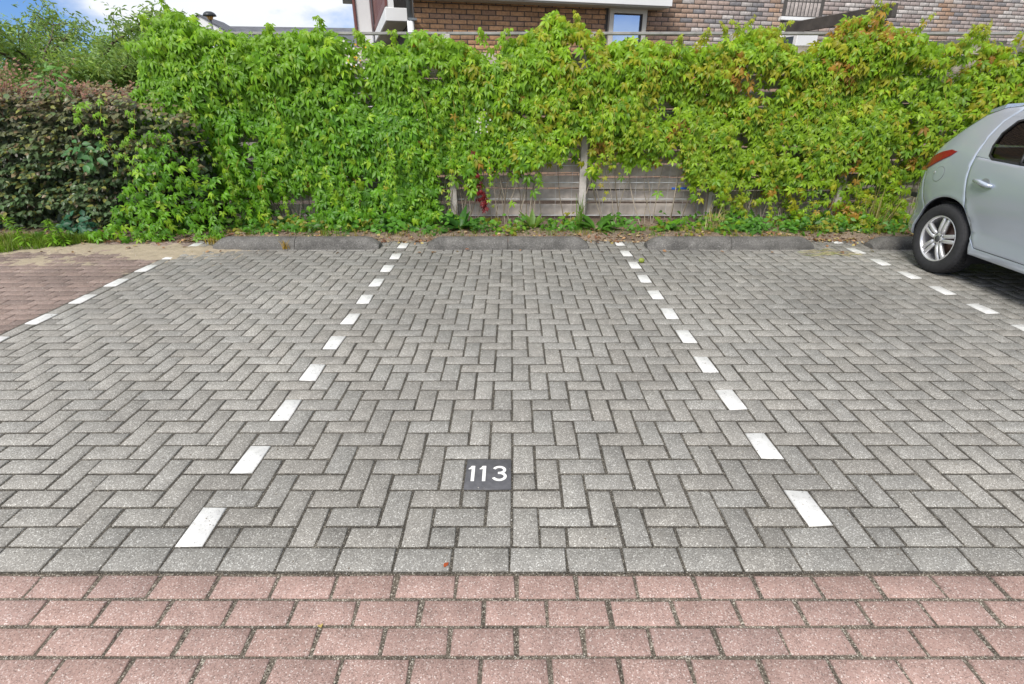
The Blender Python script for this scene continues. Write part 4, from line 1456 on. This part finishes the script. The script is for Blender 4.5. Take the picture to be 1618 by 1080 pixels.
for sd in (-1, 1):
    panel('rear_bumper', bumper, M_SILVER, side=sd)
    panel('rear_quarter', quarter, M_SILVER, side=sd)
    panel('sill', sill, M_SILVER, side=sd)
    dr = panel('rear_door', r_low, M_SILVER, side=sd)
    panel('window_frame', r_frame, M_SILVER, side=sd, gap=.001, parent=dr, off=-.001)
    panel('window', r_glass, M_GLASS, side=sd, off=-.012, gap=0, parent=dr, depth=.004)
    seal = [p for p in r_glass]; inn = inset(seal, .016)
    mbp = MB()
    for k in range(len(seal)):
        k2 = (k+1) % len(seal)
        q = [seal[k], seal[k2], inn[k2], inn[k]]
        vq = [(sd*(Wd(*p)+.002), -p[0], p[1]) for p in q]
        mbp.add(vq, [(0, 1, 2, 3) if sd > 0 else (3, 2, 1, 0)])
    for (sa_, za, sb_, zb) in ((.50, 1.012, .36, 1.36),):
        pts = [(sd*(Wd(sa_+(sb_-sa_)*q, za+(zb-za)*q)-.002), -(sa_+(sb_-sa_)*q), za+(zb-za)*q) for q in np.linspace(0, 1, 8)]
        mbp.tube(pts, .011, 6)
    mbp.build('window_seal', M_BLACK, dr)
    fd = panel('front_door', f_low, M_SILVER, side=sd)
    panel('window_frame', f_frame, M_SILVER, side=sd, gap=.001, parent=fd, off=-.001)
    panel('window', f_glass, M_GLASS, side=sd, off=-.012, gap=0, parent=fd, depth=.004)
    panel('front_wing', fender, M_SILVER, side=sd)
    panel('front_bumper', f_bump, M_SILVER, side=sd)
    # handles
    for par, s0 in ((dr, .20), (fd, 1.22)):
        mbh = MB(); zh = .842
        w0 = Wd(s0+.08, zh)
        pts = [(sd*(w0-.004), -(s0), zh+.012), (sd*(w0+.026), -(s0+.02), zh+.013), (sd*(w0+.034), -(s0+.09), zh+.006), (sd*(w0+.030), -(s0+.16), zh-.006), (sd*(w0+.004), -(s0+.185), zh-.012)]
        mbh.tube(pts, [.012, .0165, .018, .0165, .013], 10)
        hd_ = mbh.build('handle', M_SILVER, par)
        cup = []
        for k in range(20):
            a = 2*math.pi*k/20; cup.append((s0+.095+.05*math.cos(a), zh+.004+.036*math.sin(a)))
        panel('handle_cup', cup, simple('cup_shade', (.30, .32, .33), .35, metal=.5), side=sd, off=.0015, gap=0, parent=hd_, depth=.003)
    # tail light
    tl = [(-.595, .872), (-.50, .862), (-.42, .90), (-.33, .955), (-.235, 1.005), (-.195, 1.045), (-.27, 1.055), (-.37, 1.03), (-.46, .99), (-.55, .945)]
    panel('tail_light', tl, M_TAIL, side=sd, off=.008, gap=0, step=.03, depth=.02)
    # headlight
    hl = [(2.80, .80), (3.02, .745), (3.13, .72), (3.09, .80), (2.95, .86), (2.72, .90)]
    panel('headlight', hl, M_HEAD, side=sd, off=.006, gap=0, step=.03, depth=.02)
    # dark inner shell that closes the gaps
    shell = [(-.58, .40)] + [(-.40, .40)] + [(-AR*1.02, .42)] + arch(0, 165, 12, 12) + [(.42, .28), (2.1, .28)] + arch(WB, 170, 10, 12) + [(2.95, .32), (3.2, .4), (3.2, .7), (2.6, .9), (2.0, .96), (.5, .99), (-.1, 1.0), (-.45, 1.0), (-.56, .85)]
    panel('inner_shell', shell, M_BLACK, side=sd, off=-.026, gap=0, step=.09, depth=.01)
    # mirror
    mbm = MB(); mv, mf = [], []
    for i in range(9):
        for k in range(16):
            a_, e_ = 2*math.pi*k/16, -math.pi/2 + math.pi*i/8
            q3 = (math.cos(e_)*math.cos(a_), math.cos(e_)*math.sin(a_), math.sin(e_))
            mv.append((sd*.95 + .085*math.copysign(abs(q3[0])**.7, q3[0]), -1.86 + .06*math.copysign(abs(q3[1])**.7, q3[1]), 1.05 + .065*math.copysign(abs(q3[2])**.7, q3[2])))
    for i in range(8):
        for k in range(16): mf.append((i*16+k, i*16+(k+1) % 16, (i+1)*16+(k+1) % 16, (i+1)*16+k))
    mbm.add(mv, mf, None, True); mbm.box((sd*.85, -1.87, 1.0), (.08, .04, .035), bev=.01); mbm.build('mirror', M_SILVER, car)
# fuel flap on the near side
cap = [(-.255+.062*math.cos(a), .845+.062*math.sin(a)) for a in np.linspace(0, 2*math.pi, 28, endpoint=False)]
capo = [(-.255+.066*math.cos(a), .845+.066*math.sin(a)) for a in np.linspace(0, 2*math.pi, 28, endpoint=False)]
panel('flap_gap', capo, simple('gap_shade', (.10, .105, .11), .6), side=-1, off=.0010, gap=0, step=.03, depth=.002)
fl_ = panel('fuel_flap', cap, M_SILVER, side=-1, off=.0022, gap=0, step=.03, depth=.002)
capk = [(-.315+.010*math.cos(a), .855+.010*math.sin(a)) for a in np.linspace(0, 2*math.pi, 12, endpoint=False)]
panel('flap_tab', capk, M_RIM, side=-1, off=.005, gap=0, step=.03, depth=.003, parent=fl_)


def cap_strip(name, pts, mat, bulge=.05, drop=0.0):
    """skin that crosses the car between the two sides along an outline"""
    pts = dens(pts+[pts[-1]], .05)[:-1] + [pts[-1]]
    n = 14; v = []; f = []
    for i, p in enumerate(pts):
        a, b = Vector(pts[max(i-1, 0)]), Vector(pts[min(i+1, len(pts)-1)])
        t_ = (b-a).normalized(); nr = Vector((-t_.y, t_.x))      # outward for an outline walked tail to nose
        w = Wd(*p)
        for j in range(n+1):
            q = -1 + 2*j/n
            k = bulge*(1-abs(q)**2.6) - drop
            v.append((q*w, -(p[0]+nr.x*k), p[1]+nr.y*k))
    m = n+1
    for i in range(len(pts)-1):
        for j in range(n):
            f.append((i*m+j, (i+1)*m+j, (i+1)*m+j+1, i*m+j+1))
    mb = MB(); mb.add(v, f, None, True)
    return mb.build(name, mat, car)


tail = [(-.40, .285), (-.56, .31), (-.625, .42), (-.645, .60), (-.625, .78), (-.613, .845)]
cap_strip('rear_bumper_face', tail, M_SILVER, .04)
cap_strip('tailgate', [(-.613, .845), (-.603, .855), (-.565, .94), (-.50, 1.05)], M_SILVER, .05)
cap_strip('rear_window', [(-.50, 1.05), (-.42, 1.13), (-.315, 1.235), (-.20, 1.345)], simple('privacy_glass', (.012, .014, .016), .06), .11)
cap_strip('roof', [(-.20, 1.345), (-.06, 1.405), (.12, 1.425), (.40, 1.428), (.75, 1.44), (1.09, 1.428), (1.38, 1.40), (1.60, 1.33)], M_SILVER, .05)
cap_strip('windscreen', [(1.60, 1.33), (2.0, 1.12), (2.2, 1.0)], M_GLASS, .06)
cap_strip('bonnet', [(2.2, 1.0), (2.38, 1.01), (2.62, .945), (2.93, .875), (3.10, .81)], M_SILVER, .05)
cap_strip('front_face', [(3.10, .81), (3.15, .72), (3.295, .655), (3.325, .50), (3.28, .33), (3.1, .25)], M_SILVER, .05)
# roof spoiler
mb = MB()
spv = []
for q in np.linspace(-1, 1, 11):
    w = .56*q
    c_ = .02*(1-q*q)
    spv += [(w, -(-.10), 1.432+c_), (w, -(-.29+.05*q*q), 1.385+c_), (w, -(-.30+.05*q*q), 1.360+c_), (w, -(-.12), 1.385+c_)]
ff = []
for i in range(10):
    for j in range(4):
        ff.append((i*4+j, i*4+(j+1) % 4, (i+1)*4+(j+1) % 4, (i+1)*4+j))
ff += [(3, 2, 1, 0), (40, 41, 42, 43)]
mb.add(spv, ff, None, False); mb.build('spoiler', M_SILVER, car)
# underbody, wheel wells and cabin
MB().box((0, -1.25, .30), (1.50, 2.1, .12), bev=.02).build('underbody', M_BLACK, car)
MB().box((0, .43, .36), (1.25, .34, .14), bev=.02).build('rear_underbody', M_BLACK, car)
for cx in (0, WB):
    for sd in (-1, 1):
        mb = MB(); v = []; f = []
        for k, a in enumerate(np.linspace(-20, 200, 20)):
            y_, z_ = -(cx+(AR+.004)*math.cos(R(a))), .305+(AR+.004)*math.sin(R(a))
            v += [(sd*(Wd(-y_, max(.27, z_))-.02), y_, z_), (sd*.58, y_, z_)]
        for k in range(19): f.append((2*k, 2*k+1, 2*k+3, 2*k+2))
        f.append(tuple(2*k+1 for k in range(20)))
        mb.add(v, f); mb.build('wheel_well', M_BLACK, car)
for y_, x_ in ((-.35, -.38), (-.35, .38), (-1.35, -.38), (-1.35, .38)):
    mb = MB(); mb.box((x_, y_, .78), (.50, .16, .62), bev=.06); st = mb.build('seat', M_SEAT, car)
    mb = MB(); mb.box((x_, y_+.03, 1.18), (.26, .10, .17), bev=.04); mb.build('headrest', M_SEAT, st)
MB().box((0, -.8, .60), (1.46, 2.9, .04)).build('cabin_floor', M_BLACK, car)
MB().box((0, .25, .86), (1.30, .5, .03)).build('parcel_shelf', M_BLACK, car)
MB().box((0, -2.1, .86), (1.40, .4, .22), bev=.05).build('dashboard', M_BLACK, car)
MB().box((0, .672, .62), (.52, .012, .11)).build('number_plate', M_CHROME, car)


def make_wheel(sd):
    w = empty('wheel')
    prof = [(-.09, .205), (-.100, .225), (-.104, .255), (-.098, .285), (-.086, .302), (-.065, .309), (.065, .309), (.086, .302), (.098, .285), (.104, .255), (.100, .225), (.09, .205)]
    mb = MB(); mb.lathe_x(prof, 64)
    ty = mb.build('tyre', M_TYRE, w)
    tb = MB()
    for k in range(56):
        a = 2*math.pi*k/56; M_ = Matrix.Rotation(a, 3, 'X')
        for x_ in (-.048, .0, .048):
            c_ = M_ @ Vector((x_, 0, .3085))
            tb.box(c_, (.038, .024, .006), mat=M_ @ Matrix.Rotation(.35 if x_ > 0 else -.35, 3, 'Z'))
    for x_ in (-.078, .078):
        for k in range(56):
            a = 2*math.pi*(k+.5)/56; M_ = Matrix.Rotation(a, 3, 'X')
            tb.box(M_ @ Vector((x_, 0, .302)), (.026, .016, .006), mat=M_ @ Matrix.Rotation(.35*(1 if x_ > 0 else -1), 3, 'Y'))
    tb.build('tread', M_TYRE, w)
    mb = MB(); mb.lathe_x([(-.088, .207), (-.094, .203), (-.090, .194), (-.070, .188), (.06, .180), (.085, .207)], 64)
    mb.build('rim', M_RIM, w)
    # five split spokes
    for k in range(5):
        mb = MB(); M_ = Matrix.Rotation(2*math.pi*k/5 + .12, 3, 'X')
        for dy in (-1, 1):
            pts = [(-.075, dy*.018, .045), (-.084, dy*.0205, .085), (-.084, dy*.0225, .13), (-.078, dy*.025, .165), (-.074, dy*.028, .196)]
            v = []; f = []
            for (x_, y_, z_) in pts:
                hw = .0165+.015*(z_-.05)
                for (ax, ay) in ((0, -hw), (-.009, -hw*.55), (-.009, hw*.55), (0, hw), (.026, hw*.8), (.026, -hw*.8)):
                    v.append(M_ @ Vector((x_+ax, y_+ay, z_)))
            for i in range(len(pts)-1):
                for j in range(6):
                    f.append((i*6+j, i*6+(j+1) % 6, (i+1)*6+(j+1) % 6, (i+1)*6+j))
            f += [tuple(range(6))[::-1], tuple(range(24, 30))]
            mb.add(v, f, None, True)
        mb.build('spoke', M_RIM, w)
    mb = MB(); mb.lathe_x([(-.062, .062), (-.082, .056), (-.088, .040), (-.088, .030)], 32); mb.build('hub', M_RIM, w)
    mb = MB(); mb.lathe_x([(-.086, .030), (-.091, .027), (-.092, .001)], 24); mb.build('hub_cap', simple('cap_dark', (.06, .062, .065), .4), w)
    for k in range(5):
        a = 2*math.pi*(k+.5)/5 + .12
        mb = MB(); mb.tube([(-.078, .045*math.cos(a+math.pi/2), .045*math.sin(a+math.pi/2)), (-.0885, .045*math.cos(a+math.pi/2), .045*math.sin(a+math.pi/2))], .0075, 8)
        mb.build('wheel_bolt', M_BLACK, w)
    mb = MB(); mb.lathe_x([(-.03, .001), (-.03, .12), (.01, .12), (.01, .165), (.03, .165), (.03, .001)], 32); mb.build('brake_drum', M_DISC, w)
    return w


def copy_tree(o, parent=None):
    c = o.copy(); COL.objects.link(c); c.parent = parent
    for ch in list(o.children): copy_tree(ch, c)
    return c


wh = make_wheel(-1); wh.parent = car
for i, (x_, s_) in enumerate(((-.755, 0), (-.755, WB), (.755, 0), (.755, WB))):
    w_ = wh if i == 0 else copy_tree(wh, car)
    w_.location = (x_, -s_, .309); w_.rotation_euler = (R(17*i), 0, math.pi if x_ > 0 else 0)


# ------------------------------------------------------------------ ground cover, weeds and litter
def litter():
    r = random.Random(31)
    P, S, C, NN, DD = [], [], [], [], []
    for _ in range(2600):
        x = r.uniform(-6.5, 6.5)
        y = 5.80 + abs(r.gauss(0, .22)) if r.random() < .75 else r.uniform(5.75, 6.6)
        if r.random() < .05: y = r.uniform(5.35, 5.8)
        onst = any(s0-.02 < x < s1+.02 for s0, s1, _l in stops) and 5.5 < y < 5.76
        if onst: continue
        P.append((x, y, max(.004, soil_z(x, y) if y > 5.8 else 0) + r.uniform(.002, .012))); S.append(r.uniform(.025, .06))
        c = np.array(r.choice(((.26, .14, .07), (.33, .20, .10), (.20, .09, .05), (.40, .30, .17), (.42, .34, .12), (.16, .10, .06))))
        C.append(c*r.uniform(.7, 1.3)); NN.append((r.gauss(0, .4), r.gauss(0, .4), 1)); DD.append((r.gauss(0, 1), r.gauss(0, 1), 0))
    v, f, c = scatter(OV[0], OV[1], frames(np.array(NN), np.array(DD)), np.array(P), np.array(S), np.array(C))
    o = link('leaf_litter', np_mesh('leaf_litter', v, f, M_LITTER, c, smooth=True))
    tag(o, 'dry brown fallen leaves along the foot of the fence', 'leaf litter', kind='stuff')


litter()


def blades(mb_lists, x, y, z, n, h, spread, r, col, w=.006, bend=.6):
    V, F, C = mb_lists
    for _ in range(n):
        a = r.uniform(0, 6.28); q = r.random()*spread
        bx, by = x+math.cos(a)*q, y+math.sin(a)*q*.7
        hh = h*r.uniform(.5, 1.15); la = r.uniform(0, 6.28); ln = hh*bend*r.random()
        dx, dy = math.cos(la)*ln, math.sin(la)*ln
        px, py = math.cos(la+1.57)*w, math.sin(la+1.57)*w
        b = len(V)
        V += [(bx-px, by-py, z), (bx+px, by+py, z), (bx+dx*.35+px*.8, by+dy*.35+py*.8, z+hh*.55), (bx+dx*.35-px*.8, by+dy*.35-py*.8, z+hh*.55), (bx+dx, by+dy, z+hh*(1-.25*ln/hh))]
        F += [(b, b+1, b+2), (b, b+2, b+3), (b+3, b+2, b+4)]
        c = np.array(col)*r.uniform(.7, 1.35)
        C += [tuple(c)]*5


def grass():
    r = random.Random(77)
    L = ([], [], [])
    for _ in range(700):
        x = r.uniform(-7.0, -4.6); y = 5.93 - r.random()**1.5*(.12 + .42*max(0, min(1, (-4.75-x)/.6)))
        blades(L, x, y, .0, 14, .11*r.uniform(.5, 1.3), .05, r, (.155, .26, .025) if r.random() < .7 else (.22, .26, .05), w=.0028)
    for _ in range(620):
        x = r.uniform(-4.4, 5.2); y = 6.04 + abs(r.gauss(0, .22))
        if r.random() < .5 and -3.2 < x < 3.2: y -= .04
        blades(L, x, y, .01, 9, .075*r.uniform(.5, 1.4), .05, r, (.12, .24, .025) if r.random() < .6 else (.27, .24, .05), w=.003)
    o = link('grass', np_mesh('grass', *L[:2], M_GRASS, L[2]))
    tag(o, 'short grass and moss along the foot of hedge and fence', 'grass', kind='stuff')


grass()


def herb_cover():
    r = random.Random(44)
    P, S, C, NN, DD = [], [], [], [], []
    for _ in range(430):
        x = r.choice((r.uniform(-4.3, -3.6), r.uniform(-3.4, -1.0), r.uniform(-1.0, 2.6), r.uniform(2.4, 3.0), r.uniform(3.2, 5.2), r.uniform(3.2, 5.2)))
        y = r.uniform(6.12, 6.62); hgt = r.uniform(.04, .20)
        col = np.array(r.choice(((.09, .24, .02), (.14, .28, .02), (.06, .16, .02), (.24, .24, .03), (.10, .26, .03))))
        for _k in range(r.randint(9, 18)):
            P.append((x+r.gauss(0, .06), y+r.gauss(0, .05), .03+hgt*r.random())); S.append(r.uniform(.035, .085))
            C.append(col*r.uniform(.7, 1.3)); NN.append((r.gauss(0, .5), -.6, r.uniform(.3, 1.2))); DD.append((r.gauss(0, 1), -.5, r.uniform(-.8, .6)))
    v, f, c = scatter(OV[0], OV[1], frames(np.array(NN), np.array(DD)), np.array(P), np.array(S), np.array(C))
    o = link('ground_cover', np_mesh('ground_cover', v, f, M_CREEPER, c, smooth=True))
    tag(o, 'low green ground cover growing along the soil strip', 'ground cover', kind='stuff')


herb_cover()


def rosette(x, y, n, L, w, col, label, seed, up=.9, cat='weed', name='dock_plant'):
    r = random.Random(seed)
    P, S, C, NN, DD = [], [], [], [], []
    for i in range(n):
        a = i*2.4+r.uniform(-.3, .3); e = r.uniform(.25, up)
        d = Vector((math.cos(a), math.sin(a)*.8-.2, e*1.3)).normalized()
        nrm = Vector((0, 0, 1)) - d*d.z + Vector((0, -.15, 0))
        P.append((math.cos(a)*.02, math.sin(a)*.02, .0)); S.append(L*r.uniform(.65, 1.15)); C.append(np.array(col)*r.uniform(.75, 1.25))
        NN.append(tuple(nrm)); DD.append(tuple(d))
    tv = LANCE[0].copy(); tv[:, 0] *= w
    v, f, c = scatter(tv, LANCE[1], frames(np.array(NN), np.array(DD)), np.array(P), np.array(S), np.array(C))
    o = link(name, np_mesh(name, v, f, M_CREEPER, c, smooth=True), None, (x, y, .02))
    tag(o, label, cat, 'weeds at the foot of the fence')


rosette(-.62, 6.35, 26, .30, .85, (.045, .15, .02), 'dark green tufted weed with strap leaves at the foot of the first exposed post', 1)
rosette(-1.95, 6.45, 12, .34, 1.25, (.045, .13, .035), 'broad-leaved dark weed under the deep green creeper, nearer the hedge', 2, up=1.6)
rosette(-1.45, 6.45, 10, .36, 1.25, (.05, .13, .035), 'broad-leaved dark weed under the creeper, nearer the first exposed post', 3, up=1.6)
rosette(1.02, 6.32, 18, .32, .8, (.08, .20, .025), 'spreading green weed just right of the middle exposed post', 4, up=.8)
rosette(1.85, 6.33, 12, .22, 1.4, (.13, .30, .02), 'small bright green weed under the blue pipe', 5, up=1.2)
rosette(.25, 6.38, 10, .24, 1.0, (.12, .22, .03), 'thin yellowish weed in front of the bare boards behind bay 113', 6, up=1.6)


def tall_grass(x, y, n, h, col, label, seed, spread=.05, name='tall_grass', bend=.35, w=.006):
    r = random.Random(seed); L = ([], [], [])
    blades(L, 0, 0, 0, n, h, spread, r, col, w=w, bend=bend)
    o = link(name, np_mesh(name, *L[:2], M_GRASS, L[2]), None, (x, y, .01)); tag(o, label, 'grass tuft', 'grass tufts')


tall_grass(.80, 6.30, 26, .50, (.13, .25, .03), 'tall upright grass tuft beside the middle exposed post', 5)
tall_grass(3.1, 5.98, 60, .06, (.34, .30, .12), 'low yellowed grass tuft between two wheel stops near the car', 6, spread=.14, w=.004)
tall_grass(2.40, 6.25, 40, .34, (.50, .42, .24), 'bleached dead grass clump below the far exposed post', 7, spread=.12, bend=.8, w=.005)
tall_grass(4.35, 6.30, 34, .62, (.30, .27, .10), 'long arching dry grass behind the rear wheel of the car', 8, spread=.14, bend=1.0)
tall_grass(-3.28, 5.72, 36, .11, (.36, .28, .05), 'small yellow grass tuft at the end of the wheel stop by the sand', 9, spread=.09, w=.004)
tall_grass(-2.42, 5.53, 26, .12, (.42, .28, .05), 'orange-yellow grass wisp leaning on the wheel stop by the sand', 10, spread=.05, bend=.9, w=.004)


def goldenrod(x, y, h, lean, label, seed):
    r = random.Random(seed)
    t = empty('goldenrod', (x, y, .0)); tag(t, label, 'weed', 'tall weeds on the grass')
    pts = [(lean*h*q*q*1.1, -.02*q, h*(q-.28*abs(lean)*q*q)) for q in np.linspace(0, 1, 12)]
    mb = MB(); mb.tube(pts, [.006-.0035*i/11 for i in range(12)], 5, col=(.16, .24, .04)); mb.build('stem', M_LITTER, t, col=True)
    P, S, C, NN, DD = [], [], [], [], []
    for i in range(90):
        q = r.uniform(.12, 1); k = q*11; i0 = min(10, int(k)); p = Vector(pts[i0]).lerp(Vector(pts[i0+1]), k-i0)
        a = r.uniform(0, 6.28)
        P.append(tuple(p)); S.append(r.uniform(.07, .12)*(1.15-.6*q)); C.append(np.array((.20, .38, .035))*r.uniform(.75, 1.3))
        DD.append((math.cos(a), math.sin(a), r.uniform(-.1, .7))); NN.append((r.gauss(0, .2), r.gauss(0, .2), 1))
    tv = LANCE[0].copy(); tv[:, 0] *= .55
    v, f, c = scatter(tv, LANCE[1], frames(np.array(NN), np.array(DD)), np.array(P), np.array(S), np.array(C))
    link('foliage', np_mesh('foliage', v, f, M_CREEPER, c, smooth=True), t)


goldenrod(-5.20, 5.58, .50, -.45, 'tall bent weed with drooping tip on the grass at the photo edge', 3)
goldenrod(-4.98, 5.66, .32, .12, 'shorter bushy upright weed on the grass in front of the hedge', 4)
goldenrod(-4.90, 5.70, .26, -.1, 'slim weed beside the bushy upright one in front of the hedge', 5)

# pale blossom sprays on the creepers
def blossom(x, y, z, n, sp, col, label, seed):
    r = random.Random(seed); mb = MB()
    for _ in range(n):
        p = Vector((r.gauss(0, sp), r.gauss(0, .03), r.gauss(0, sp*1.3)))
        c = col[r.randrange(len(col))]; s = r.uniform(.006, .012)
        for k in range(5):
            a = 2*math.pi*k/5
            d = Vector((math.cos(a), -.25, math.sin(a))); e = Vector((math.cos(a+.6), -.1, math.sin(a+.6))); g_ = Vector((math.cos(a-.6), -.1, math.sin(a-.6)))
            mb.add([p, p+g_*s*.7, p+d*s*1.3, p+e*s*.7], [(0, 1, 2, 3)], c)
    o = mb.build('blossom_spray', M_LITTER, None, (x, y, z), col=True); tag(o, label, 'blossom', 'blossom on the creepers', 'stuff')


Wc, Yc = (.75, .72, .66), (.75, .45, .05)
blossom(-1.68, 6.36, 1.86, 26, .05, (Wc, Wc, Yc), 'white and yellow honeysuckle blossom high on the deep green creeper', 1)
blossom(-.36, 6.42, 1.22, 26, .05, (Wc, Wc, (.55, .5, .4)), 'white blossom cluster above the dark red leaves behind bay 113', 2)
blossom(-.25, 6.45, .72, 6, .05, (Yc,), 'small yellow flowers just above the bare fence boards', 3)

# things lying on the pavement
mb = MB()
vv, ff = [], []; ns, nr_ = 14, 9
for i in range(nr_+1):
    ph = math.pi*i/nr_
    for k in range(ns):
        a = 2*math.pi*k/ns; rr = .026*(1+.04*math.sin(3*a+i))
        vv.append((rr*math.sin(ph)*math.cos(a)*1.15, rr*math.sin(ph)*math.sin(a), .025+.025*math.cos(ph)*.95))
for i in range(nr_):
    for k in range(ns):
        ff.append((i*ns+k, (i+1)*ns+k, (i+1)*ns+(k+1) % ns, i*ns+(k+1) % ns))
mb.add(vv, ff, None, True)
o = mb.build('green_fruit', simple('fruit_green', (.22, .27, .03), .5, var=.35, scale=40), None, (1.275, 5.047, 0)); tag(o, 'small green fruit lying beside a white paver', 'fruit')

L = ([], [], []); r_ = random.Random(12)
for _ in range(80):
    q = r_.uniform(-1, 1); x = 3.30+q*.26+r_.gauss(0, .04); y = 5.36+r_.gauss(0, .06)+.03*q; a = r_.gauss(.1, .45); l_ = r_.uniform(.08, .2); z = r_.uniform(.003, .012)
    b = len(L[0]); dx, dy = math.cos(a)*l_/2, math.sin(a)*l_/2
    L[0].extend([(x-dx, y-dy, z), (x+dx, y+dy, z+r_.uniform(-.006, .01)), (x+dx*.3, y+dy*.3+.003, z+.004), (x-dx*.3, y-dy*.3+.003, z+.004)])
    L[1].extend([(b, b+1, b+2), (b, b+2, b+3)]); c_ = np.array((.36, .31, .17) if r_.random() < .75 else (.22, .25, .07))*r_.uniform(.7, 1.3); L[2].extend([tuple(c_)]*4)
o = link('straw_heap', np_mesh('straw_heap', *L[:2], M_LITTER, L[2])); tag(o, 'thin heap of dry cut grass lying on the pavers near the car', 'grass clippings')

# single fallen leaves on the pavers
rl = random.Random(2)
for (x, y, col, lab) in ((-.24, 1.345, (.35, .07, .02), 'tiny red leaf on the line between grey and red pavers'),
                         (-.60, 1.12, (.6, .45, .15), 'small yellow leaf lying in a joint of the red pavers'),
                         (-2.86, 5.0, (.16, .09, .04), 'brown curled leaf lying on the pavers of the leftmost bay')):
    tv = OV[0]*.026
    o = link('fallen_leaf', np_mesh('fallen_leaf', tv, OV[1], M_LITTER, np.tile(col, (len(tv), 1))), None, (x, y, .004 if y > 1.34 else -.006), (rl.uniform(-.2, .2), 0, rl.uniform(0, 6)))
    tag(o, lab, 'leaf')

# grit in the joints and on the stones
rg = random.Random(90); V, F, C = [], [], []
OCT = [(1, 0, 0), (-1, 0, 0), (0, 1, 0), (0, -1, 0), (0, 0, 1), (0, 0, -1)]
OF = [(0, 2, 4), (2, 1, 4), (1, 3, 4), (3, 0, 4), (2, 0, 5), (1, 2, 5), (3, 1, 5), (0, 3, 5)]
for _ in range(5200):
    near = rg.random() < .55
    y = rg.uniform(.85, 1.35) if near else rg.uniform(1.33, 5.6)
    x = rg.uniform(-1.6, 1.6)*(1 + y*.55)
    s = rg.uniform(.0010, .0026)*(1.0 if near else 1.25 + .12*y)
    z = -.006 if y < 1.325 else 0.0
    if near:
        # grit gathers in the wide joints
        row = round((12.74*U-y)/(.955*U)); y = 12.74*U - row*.955*U + rg.gauss(0, .0035); z = -.0115
        if y > 1.31: z = -.006
    b = len(V); c_ = np.array(rg.choice(((.5, .47, .42), (.30, .26, .2), (.6, .58, .54), (.2, .16, .12), (.4, .36, .3))))
    V += [(x+p[0]*s*rg.uniform(.7, 1.4), y+p[1]*s, z+s*.5+p[2]*s*.7) for p in OCT]; F += [tuple(i+b for i in f) for f in OF]; C += [tuple(c_)]*6
o = link('grit', np_mesh('grit', V, F, M_LITTER, C)); tag(o, 'fine grit and crumbs scattered in the joints of the paving', 'grit', kind='stuff')
